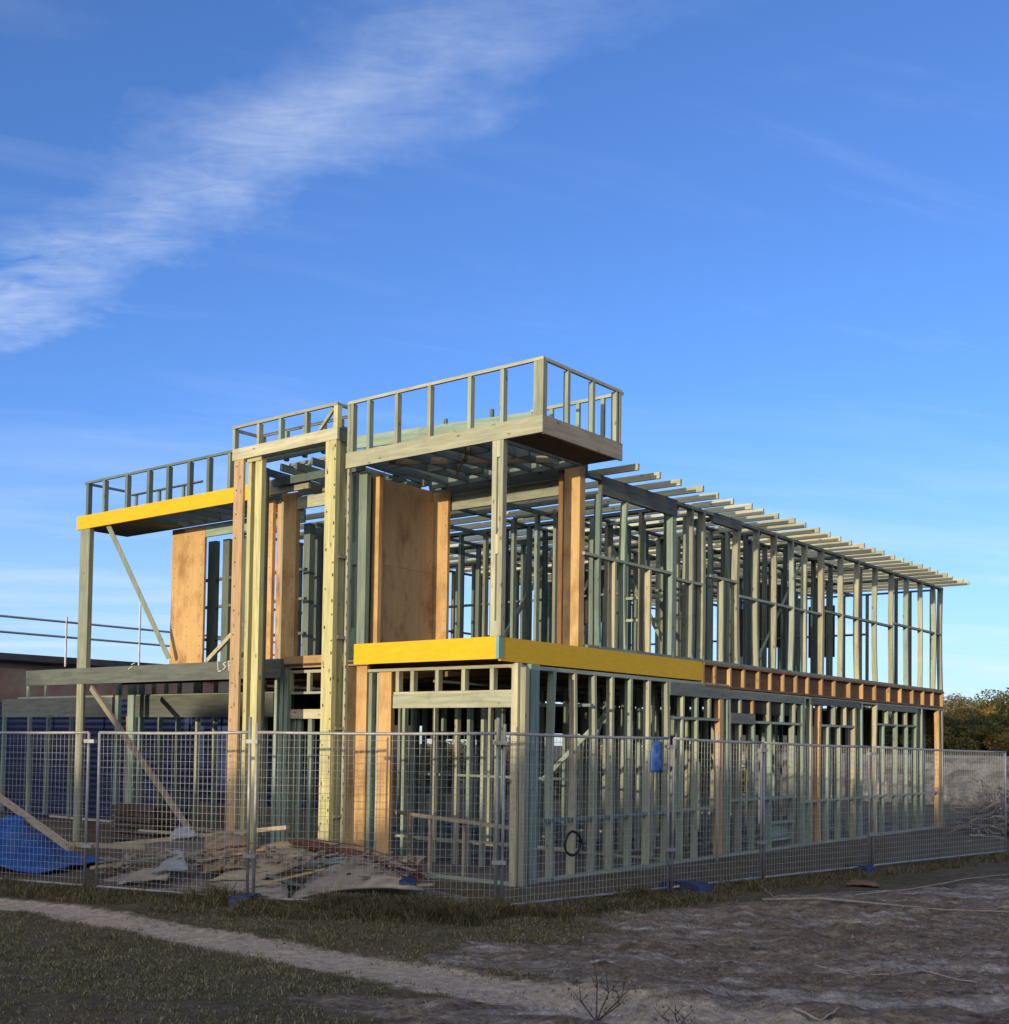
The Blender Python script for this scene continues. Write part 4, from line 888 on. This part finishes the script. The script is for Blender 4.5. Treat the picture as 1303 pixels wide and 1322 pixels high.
rf.f += [(k0, k0 + 1, k0 + 2, k0 + 3), (k0 + 3, k0 + 2, k0 + 4, k0 + 5), (k0, k0 + 3, k0 + 5), (k0 + 1, k0 + 4, k0 + 2)]
rf.build('roof', simple('dark_roof', (.05, .05, .052), .6, .25, 4), nb)
for y in np.arange(9, 22, 2.7): bx(XN + .002, XN + .03, y, y + 1.1, 1.3, 2.7).build('window', simple('dark_glass', (.02, .025, .03), .15, .1, 2), nb)
gd = empty('guard_rail', (XN + .3, 10, 4.1), 'thin steel guard rail along the roof edge of the brick building', 'guard rail')
MB().tube([(XN + .38, -8, 5.29), (XN + .38, 24.3, 5.29)], .038, 6).tube([(XN + .38, -8, 4.82), (XN + .38, 24.3, 4.82)], .038, 6).build('rail', GALV, gd)
for y, h_ in ((3.8, 5.5), (7.75, 5.45), (10.4, 6.1), (14.5, 5.5), (18.6, 5.5), (22.7, 5.5)): MB().tube([(XN + .40, y, 3.9), (XN + .40, y, h_)], .036, 6).build('post', GALV, gd)

# ================================================================== BACKGROUND: retaining wall, branches, trees, hill
def stonemat():
    m, nt, b = newmat('rough_stone'); v = coords(nt); vo = nt.nodes.new('ShaderNodeTexVoronoi'); vo.inputs['Scale'].default_value = 2.6; vo.feature = 'DISTANCE_TO_EDGE'; wv_ = nt.nodes.new('ShaderNodeVectorMath'); wv_.operation = 'ADD'; L(nt, v, wv_.inputs[0]); nn3 = nt.nodes.new('ShaderNodeTexNoise'); nn3.inputs['Scale'].default_value = 1.6; nn3.inputs['Detail'].default_value = 6; L(nt, v, nn3.inputs['Vector']); L(nt, nn3.outputs['Color'], wv_.inputs[1]); L(nt, wv_.outputs[0], vo.inputs['Vector'])
    n = noisen(nt, v, 3, 9, .72); c = mix(nt, maprange(nt, n, .32, .66), (.17, .15, .125), (.46, .42, .37)); c = mix(nt, maprange(nt, vo.outputs['Distance'], .0, .07, .55, 0), c, (.12, .10, .08))
    L(nt, c, b.inputs['Base Color']); b.inputs['Roughness'].default_value = .95; bump(nt, b, n, .8, .08); return m
sw_ = MB(); YR = 34.; n = 120
for i in range(n + 1):
    x = -16 + i * .36
    for j in range(9):
        z = -.5 + j * .24; off = -.25 * (j / 8) + .30 * noise.fractal((x * 1.3, z * 2.2, 5), .9, 2, 5)
        sw_.v.append((x, YR - off + .25 * (j / 8), z + (.12 * noise.noise((x * .7, 2, 1)) if j == 8 else 0)))
    sw_.v.append((x, YR + 2.5, 1.48))
for i in range(n):
    for j in range(9): q = i * 10 + j; sw_.f.append((q, q + 10, q + 11, q + 1))
o = sw_.build('retaining_wall', stonemat(), None, False, (4, YR, -.4)); tag(o, 'rough pale stone retaining wall below the trees at the right', 'wall')
# branch heap
def curvy(p, q, r0, r1, wob, n=7):
    p = Vector(p); q = Vector(q); pts = []
    for i in range(n): t = i / (n - 1); pts.append(p.lerp(q, t) + Vector([wob * noise.noise((t * 3 + p.x * 7, k * 5., p.y * 3)) for k in range(3)]))
    return pts, [r0 + (r1 - r0) * i / (n - 1) for i in range(n)]
BARK = simple('dead_wood', (.26, .24, .22), .9, .45, 9)
bh = MB(); hc_ = np.array([1.25, 19.3])
for i in range(520):
    a = random.uniform(0, 6.28); rr = abs(random.gauss(0, .55)); x = hc_[0] + 1.25 * rr * math.cos(a) + .0; y = hc_[1] + 1.1 * rr * math.sin(a); z = -.4 + max(0.02, 1.05 * math.exp(-rr * rr * 1.4)) * random.random()
    b2_ = random.uniform(0, 6.28); l = random.uniform(.3, 1.1); pts, rs = curvy((x, y, z), (x + l * math.cos(b2_), y + l * math.sin(b2_) * .8, z + random.uniform(-.15, .45)), random.uniform(.012, .045), .008, .3, 5); bh.tube(pts, rs, 5)
o = bh.build('branch_heap', BARK, None, True, (hc_[0], hc_[1], -.4)); tag(o, 'grey heap of cut branches in front of the stone wall', 'branches', None, 'stuff')
LG = 'bare logs at the branch heap'
for k, (a, b_, r_, lab) in enumerate([((1222, 1082), (1262, 1056), .045, 'pale log sloping up on the left of the branch heap'), ((1252, 1077), (1300, 1084), .04, 'pale log lying at the right front of the branch heap'), ((1262, 1050), (1292, 1036), .06, 'dark thick log sticking up at the top of the branch heap'), ((1228, 1044), (1250, 1052), .03, 'thin grey log on the upper left of the branch heap'), ((1218, 1092), (1255, 1086), .03, 'thin pale log lying in front of the branch heap')]):
    Yl = 17.2 - .3 * k if k not in (2, 3) else 18.6; pts, rs = curvy(onY(*a, Yl), onY(*b_, Yl - .4), r_, r_ * .5, .10, 9); mm_ = MB().tube(pts, rs, 8)
    o = mm_.build('log', simple('pale_wood', (.30, .26, .22), .9, .3, 8) if k != 2 else BARK, None, True, tuple(pts[0])); tag(o, lab, 'log', LG)
# foliage clouds
def cloud(blobs, n, s0, s1, flat=.5):
    """leaf clumps: small quads through the volume of several ellipsoids"""
    w = np.array([b[3] * b[4] * b[5] for b in blobs]) ** (2 / 3); w /= w.sum(); ix = rng.choice(len(blobs), n, p=w); B = np.array(blobs)[ix]
    d = rng.normal(size=(n, 3)); d /= np.linalg.norm(d, axis=1)[:, None]; r = rng.uniform(.45, 1.05, n) ** .6
    c = B[:, :3] + d * r[:, None] * B[:, 3:6]; s = rng.uniform(s0, s1, n)
    a = rng.normal(size=(n, 3)); a /= np.linalg.norm(a, axis=1)[:, None]; b = np.cross(a, rng.normal(size=(n, 3))); b /= np.linalg.norm(b, axis=1)[:, None]
    a *= s[:, None]; b *= (s * rng.uniform(.4, .8, n))[:, None]
    P = np.stack([c - a, c + b * .9, c + a * 1.1, c - b], 1); f = (np.arange(n) * 4)[:, None] + np.array([[0, 1, 2, 3]]); return P.reshape(-1, 3), f
LEAF = {'olive': leafmat('leaf_olive', [(0, (0.080, 0.087, 0.026)), (.5, (0.123, 0.116, 0.038)), (1, (0.174, 0.145, 0.051))]), 'dark': leafmat('leaf_dark', [(0, (0.043, 0.061, 0.023)), (.5, (0.072, 0.084, 0.032)), (1, (0.109, 0.109, 0.043))]),
        'gold': leafmat('leaf_gold', [(0, (0.160, 0.123, 0.041)), (.5, (0.232, 0.167, 0.058)), (1, (0.290, 0.203, 0.072))]), 'grey': leafmat('leaf_grey', [(0, (0.123, 0.123, 0.080)), (.5, (0.174, 0.160, 0.102)), (1, (0.217, 0.189, 0.123))])}  # crest leaf tones are greyed and lightened in place of distance haze
def tree(kind, X, Y, z0, h, w, lab, n=2600, grp='bushy trees above the stone wall'):
    t = empty('bushy_tree', (X, Y, z0), lab, 'tree', grp)
    tk = MB(); fork = Vector((X, Y, z0 + h * .35)); tk.tube([(X, Y, z0 - .1), (X + .05 * h * .2, Y, z0 + h * .2), tuple(fork)], [.05 * h * .5, .035 * h * .5, .03 * h * .5], 7)
    bl = []
    for i in range(14):
        a = i * 2.4 + X; rr = w * random.uniform(.15, .55); p = Vector((X + rr * math.cos(a), Y + rr * math.sin(a), z0 + h * random.uniform(.38, .86))); s_ = w * random.uniform(.13, .30)
        bl.append((p.x, p.y, p.z, s_, s_, s_ * random.uniform(.55, .9)))
        tk.tube([tuple(fork), tuple(fork.lerp(p, .6) + Vector((0, 0, .05))), tuple(p)], [.018 * h * .5, .012 * h * .5, .006], 5)
    tk.build('trunk', BARK, t, True)
    v_, f_ = cloud(bl, n, .035, .085); npmesh('crown', v_, f_, LEAF[kind], t)
for k, (xp, Yt, h_, w_, kind, lab) in enumerate([(1228, 40, 2.1, 2.6, 'dark', 'dark green bush tree touching the far corner of the house frame'), (1250, 38.5, 1.75, 2.2, 'olive', 'olive tree with golden lit top above the middle of the stone wall'), (1272, 41, 1.9, 2.2, 'dark', 'dark green tree in front of the golden slope'),
                                            (1298, 39, 1.6, 2.0, 'gold', 'low golden brown tree near the right edge above the stone wall'), (1200, 40, 2.2, 2.6, 'olive', 'olive tree seen through the last bay of the ground floor'), (1165, 41, 2.1, 2.8, 'dark', 'dark tree seen through the studs left of the far corner'),
                                            (1238, 46, 2.7, 2.4, 'gold', 'golden tree rising behind the dark bushes'), (1276, 48, 2.5, 2.4, 'olive', 'taller olive tree behind the dark bushes at the right'), (1318, 44, 1.7, 2.6, 'dark', 'dark tree cut by the right edge of the photo'), (1130, 42, 2.2, 2.8, 'olive', 'olive tree seen low between the studs far along the side wall')]):
    tree(kind, XX(xp, 960, Yt), Yt, 1.1, h_, w_, lab, 7000)
# shrubs behind the house seen through the ground floor
bl = []
for i in range(60):
    x = -41 + i * .52 + random.uniform(-.3, .3); s_ = random.uniform(.6, 1.1); bl.append((x, 25 + random.uniform(-1, 1.5), .2 + random.uniform(0, .9), s_, s_, s_ * .9))
v_, f_ = cloud(bl, 52000, .04, .11); o = npmesh('shrubbery', v_, f_, LEAF['olive']); tag(o, 'line of olive shrubs behind the house seen through the ground floor studs', 'shrubs', None, 'stuff')
# hill with woodland
hl = MB(); nu2, nv2 = 60, 26; hpts = []
HC = np.array([34., 150.])
def hill_h(x, y):
    u_ = (x - CAM[0]) * rgt[0] + (y - CAM[1]) * rgt[1]; v_ = (x - CAM[0]) * FWD[0] + (y - CAM[1]) * FWD[1]
    prof = 2.6 * math.exp(-((u_ - 48) / 11.) ** 2) + 3.2 * math.exp(-((u_ - 44) / 6.5) ** 2) + .2
    ramp_ = sm((v_ - 62) / 62.); return -.5 + prof * float(ramp_) * (1 + .08 * noise.fractal((x * .05, y * .05, 1), 1, 2, 4))
hv = []
for j in range(nv2 + 1):
    for i in range(nu2 + 1):
        u_ = -160 + i * 6.; v_ = 58 + j * 7.; x = CAM[0] + u_ * rgt[0] + v_ * FWD[0]; y = CAM[1] + u_ * rgt[1] + v_ * FWD[1]; hl.v.append((x, y, hill_h(x, y)))
for j in range(nv2):
    for i in range(nu2): q = j * (nu2 + 1) + i; hl.f.append((q, q + 1, q + nu2 + 2, q + nu2 + 1))
o = hl.build('hill', simple('hillside', (.09, .08, .04), .95, .4, .2), None, True); o['kind'] = 'structure'
bl = {'olive': [], 'gold': [], 'grey': [], 'dark': []}
for i in range(2400):
    u_ = random.uniform(15, 80); v_ = random.uniform(64, 150); x = CAM[0] + u_ * rgt[0] + v_ * FWD[0]; y = CAM[1] + u_ * rgt[1] + v_ * FWD[1]
    if not (.28 * v_ < u_ < .56 * v_): continue
    z = hill_h(x, y); s_ = random.uniform(.5, 1.2) * (1.5 if random.random() < .18 else 1); kk = 'grey' if v_ > 112 and random.random() < .7 else random.choice(('olive', 'gold', 'gold', 'dark'))
    bl[kk].append((x, y, z + s_ * .7, s_, s_, s_ * random.uniform(.8, 1.3)))
for kk, lab in (('olive', 'olive woodland covering the slope of the far hill'), ('gold', 'golden autumn woodland on the lower slope of the far hill'), ('grey', 'woodland along the crest of the far hill, haze greyed into its leaves'), ('dark', 'dark green woodland patches on the far hill')):
    v_, f_ = cloud(bl[kk], 300 * max(1, len(bl[kk])), .06, .17); o = npmesh('woodland', v_, f_, LEAF[kk]); tag(o, lab, 'woodland', None, 'stuff')
# unseen rise added behind the camera, its crest shaped to cast the plot's shade
SUN_EL, SUN_AZ = 4.5, 7.0     # azimuth: degrees from the front wall's outward normal towards the side wall's
sdir = np.array([math.sin(R(SUN_AZ)), -math.cos(R(SUN_AZ))]); sper = np.array([math.cos(R(SUN_AZ)), math.sin(R(SUN_AZ))])
D = 60.; base = D * math.tan(R(SUN_EL))
prof_p = [-60, -30, -20, -15, -12.6, -11.6, -11.0, -10.2, -9.6, -7.5, -6.6, -5.8, -5.2, -4.4, -3.6, -2.6, -2.0, -1.0, .1, .45, 1.1, 1.35, 2.0, 5, 9, 15, 30, 60]
prof_h = [4.0, 3.6, 3.4, 3.3, 3.0, 1.6, 1.0, 1.2, 2.7, 2.75, 2.4, 1.0, 1.3, .9, .1, .5, .8, 1.2, 1.68, 1.88, 1.85, 1.45, 1.7, 2.2, 2.4, 2.8, 3, 3]
rv = MB(); ps = np.arange(-60, 60.1, .22)
for i, p in enumerate(ps):
    top = base + float(np.interp(p, prof_p, prof_h)) + .14 * noise.fractal((p * 1.3, 0, 0), 1, 2.2, 5)
    for k, (dd_, hh) in enumerate(((-34, -.5), (-12, top * .55), (0, top), (12, top * .6), (40, -.5))):
        q = sdir * (D + dd_) + sper * p if dd_ > -40 else None; rv.v.append((q[0], q[1], max(hh, -.5)))
for i in range(len(ps) - 1):
    for k in range(4): a = i * 5 + k; rv.f.append((a, a + 1, a + 6, a + 5))
o = rv.build('hill', simple('hillside', (.09, .08, .04)), None); o['kind'] = 'structure'  # added shade caster out of view, separate from the visible far hill

# ------------------------------------------------------------------ dead sticks and twigs on the dirt
def stick(pxs, r, label, mat=None, lift=.02):
    pts = [gpt(*p) + Vector((0, 0, lift + .02)) for p in pxs]; pts = [Vector((p.x, p.y, float(height(np.array([p.x]), np.array([p.y]))[0]) + lift)) for p in pts]
    fine = []
    for i in range(len(pts) - 1):
        for t in np.linspace(0, 1, 6)[:-1]: fine.append(pts[i].lerp(pts[i + 1], t) + Vector((0, 0, .008 * noise.noise((i + t * 3, r * 99, 1)))) + Vector((noise.noise((i * 2 + t * 4, 1, 2)), noise.noise((i * 2 + t * 4, 5, 2)), 0)) * .015)
    fine.append(pts[-1]); m = MB().tube(fine, [r * (1 - .5 * i / len(fine)) for i in range(len(fine))], 6)
    return tag(m.build('stick', mat or simple('pale_wood', (.30, .26, .22)), None, True, tuple(pts[0])), label, 'stick', 'dead sticks on the dirt')
stick([(985, 1163), (1060, 1167), (1140, 1172), (1220, 1180), (1320, 1187)], .02, 'long pale branch stretched across the dirt at the right')
stick([(1105, 1160), (1180, 1150), (1250, 1138), (1330, 1128)], .014, 'thin branch running up along the edge of the far weeds')
stick([(968, 1133), (985, 1148), (1000, 1160)], .014, 'short stick leaning from the fence onto the dirt')
stick([(1052, 1250), (1100, 1262), (1150, 1266), (1200, 1262)], .012, 'crooked stick on the churned grey dirt')
stick([(1185, 1262), (1240, 1272), (1303, 1275)], .01, 'thin stick at the right edge of the churned grey dirt')
stick([(1025, 1312), (1060, 1318), (1085, 1312)], .012, 'short bent stick near the bottom edge of the picture')
warp_sheet('tile_shard', [gpt(1092, 1144, .03), gpt(1135, 1146, .02), gpt(1130, 1141, .02), gpt(1100, 1140, .03)], 0, simple('terracotta', (.19, .10, .075), .9, .2, 6), 'reddish broken tile lying among the far weeds', 'tile', .02, .03, None, 14)
def sprig(px, py, hts, label, leafy):
    p = gpt(px, py); p.z = float(height(np.array([p.x]), np.array([p.y]))[0]); root = empty('dry_weed', tuple(p), label, 'weed', 'dry weeds in the path')
    m = MB(); tips = []
    for (dx, dz, bend) in hts:
        q = p + Vector((rgt[0] * dx, rgt[1] * dx, dz)); mid = p.lerp(q, .55) + Vector((rgt[0] * bend, rgt[1] * bend, 0)); m.tube([tuple(p), tuple(mid), tuple(q)], [.006, .0045, .002], 5); tips += [mid, q, p.lerp(mid, .6)]
        for s in (-1, 1):
            e = mid + Vector((rgt[0] * s * .06, rgt[1] * s * .06, .07)); m.tube([tuple(mid), tuple(e)], [.003, .0015], 4); tips.append(e)
    m.build('stem', simple('twig', (.07, .055, .045), .9, .3, 9), root)
    if leafy:
        v_, f_ = cloud([(t.x, t.y, t.z, .05, .05, .05) for t in tips], 70, .008, .02); npmesh('leaf', v_, f_, WEED, root)
sprig(770, 1316, [(-.03, .48, .02), (.06, .36, .05), (-.12, .25, -.04), (.14, .22, .08), (.2, .3, .06)], 'tall thin leafy weed standing on the path', True)
sprig(876, 1321, [(-.06, .14, -.08), (-.02, .16, -.01), (.05, .02, .03), (.02, .11, .03)], 'small dark looped twig standing on the path', False)

# ================================================================== SKY, SUN, CAMERA
w = bpy.data.worlds.new('World'); S.world = w; w.use_nodes = True; nt = w.node_tree; bgn = nt.nodes['Background']
sd3 = np.array([sdir[0] * math.cos(R(SUN_EL)), sdir[1] * math.cos(R(SUN_EL)), math.sin(R(SUN_EL))])
sky = nt.nodes.new('ShaderNodeTexSky'); sky.sky_type = 'NISHITA'; sky.sun_disc = False; sky.sun_elevation = R(SUN_EL)
sky.sun_rotation = math.atan2(sd3[0], sd3[1]); sky.air_density = .7; sky.dust_density = .3; sky.ozone_density = 2.5
g = nt.nodes.new('ShaderNodeTexCoord'); dirv = g.outputs['Generated']; sx_ = nt.nodes.new('ShaderNodeSeparateXYZ'); L(nt, dirv, sx_.inputs[0])
den = math_(nt, 'ADD', math_(nt, 'MAXIMUM', sx_.outputs[2], 0.), .1)
qx = math_(nt, 'DIVIDE', sx_.outputs[0], den); qy = math_(nt, 'DIVIDE', sx_.outputs[1], den)
cb_ = nt.nodes.new('ShaderNodeCombineXYZ'); L(nt, qx, cb_.inputs[0]); L(nt, qy, cb_.inputs[1])
def cn_(scale, rotz, loc=(0, 0, 0), s=1., det=8, ro=.6, dist=0.):
    m = nt.nodes.new('ShaderNodeMapping'); m.vector_type = 'TEXTURE'; m.inputs['Scale'].default_value = tuple(1 / q for q in scale); m.inputs['Rotation'].default_value = (0, 0, R(rotz)); m.inputs['Location'].default_value = loc; L(nt, cb_.outputs[0], m.inputs[0])
    n = nt.nodes.new('ShaderNodeTexNoise'); n.inputs['Scale'].default_value = s; n.inputs['Detail'].default_value = det; n.inputs['Roughness'].default_value = ro; n.inputs['Distortion'].default_value = dist; L(nt, m.outputs[0], n.inputs['Vector']); return n.outputs['Fac']
wob = cn_((1, 1, 1), 0, (3, 1, 0), 3.4, 9, .62)
off = math_(nt, 'ADD', math_(nt, 'SUBTRACT', qy, 1.05), math_(nt, 'MULTIPLY', math_(nt, 'SUBTRACT', wob, .5), .42))
band = maprange(nt, math_(nt, 'ABSOLUTE', off), .02, .16, 1, 0)
side = maprange(nt, off, -.06, .10, .75, 1.2)     # denser towards its lower edge
fib = cn_((3.2, 10, 1), 36, (0, 0, 0), 2.2, 11, .66, .7)
fib2 = cn_((1.2, 1.2, 1), 0, (5, 2, 0), 3.0, 8, .6)
dens = math_(nt, 'MULTIPLY', math_(nt, 'MULTIPLY', band, side), maprange(nt, math_(nt, 'ADD', math_(nt, 'MULTIPLY', fib, .45), math_(nt, 'MULTIPLY', fib2, .65)), .36, .76))
far_ = maprange(nt, qx, -2.3, -.9, 1.15, .50); far2 = maprange(nt, qx, -.95, -.55, 1., .25)
dens = math_(nt, 'MULTIPLY', math_(nt, 'MULTIPLY', dens, far_), far2)
# faint veils elsewhere
veil = cn_((1.2, 5, 1), 60, (2, 7, 0), 1.1, 8, .6, .4); veil = maprange(nt, veil, .54, .84, 0, .15)
low = cn_((.6, 2.2, 1), 48, (1, 3, 0), .9, 7, .58, .2); low = math_(nt, 'MULTIPLY', maprange(nt, low, .47, .70, 0, .75), maprange(nt, sx_.outputs[2], .10, .28, 1, 0))
dens = math_(nt, 'MINIMUM', math_(nt, 'ADD', math_(nt, 'ADD', dens, veil), low), .9)
hs = nt.nodes.new('ShaderNodeHueSaturation'); hs.inputs['Saturation'].default_value = 1.0; L(nt, mix(nt, 1., sky.outputs[0], (1.0, 1.08, 1.44), 'MULTIPLY'), hs.inputs['Color'])
SKYC = mix(nt, math_(nt, 'MULTIPLY', dens, .62), hs.outputs[0], (3.6, 3.95, 4.4))
SKYC = mix(nt, maprange(nt, sx_.outputs[2], .02, .24, .45, 0.), SKYC, (2.5, 3.0, 3.75))
# unseen bright cloud added over the sunward sky as neutral fill for the shade
dp = nt.nodes.new('ShaderNodeVectorMath'); dp.operation = 'DOT_PRODUCT'; L(nt, dirv, dp.inputs[0]); dp.inputs[1].default_value = tuple(sd3)
sun_fill = math_(nt, 'MULTIPLY', maprange(nt, dp.outputs['Value'], .08, .6), maprange(nt, fib2, .3, .6, .7, 1.))
SKYC = mix(nt, math_(nt, 'MULTIPLY', sun_fill, .85), SKYC, (5.7, 5.4, 5.1))
L(nt, SKYC, bgn.inputs[0]); bgn.inputs[1].default_value = .15

sl = bpy.data.lights.new('sun', 'SUN'); sl.energy = 2.6; sl.angle = R(.5); sl.color = (1., .83, .58); so = bpy.data.objects.new('sun', sl); COL.objects.link(so)
so.rotation_euler = Vector(tuple(sd3)).to_track_quat('Z', 'Y').to_euler(); so.location = (0, -20, 30)

cd = bpy.data.cameras.new('camera'); cam = bpy.data.objects.new('camera', cd); COL.objects.link(cam)
M = Matrix.Identity(4)
rt, upv, bk_ = ROT[:, 0], -ROT[:, 1], -ROT[:, 2]
for i in range(3): M[i][0], M[i][1], M[i][2], M[i][3] = rt[i], upv[i], bk_[i], CAM[i]
cam.matrix_world = M
cd.sensor_fit = 'HORIZONTAL'; cd.sensor_width = 36; cd.lens = F * 36 / 1303; cd.shift_y = (PY - 661) / 1303; cd.clip_start = .1; cd.clip_end = 3000
S.camera = cam
S.view_settings.view_transform = 'Standard'; S.view_settings.look = 'None'; S.view_settings.exposure = 0.80; S.view_settings.gamma = 1.0; S.view_settings.use_curve_mapping = False
S.cycles.max_bounces = 6
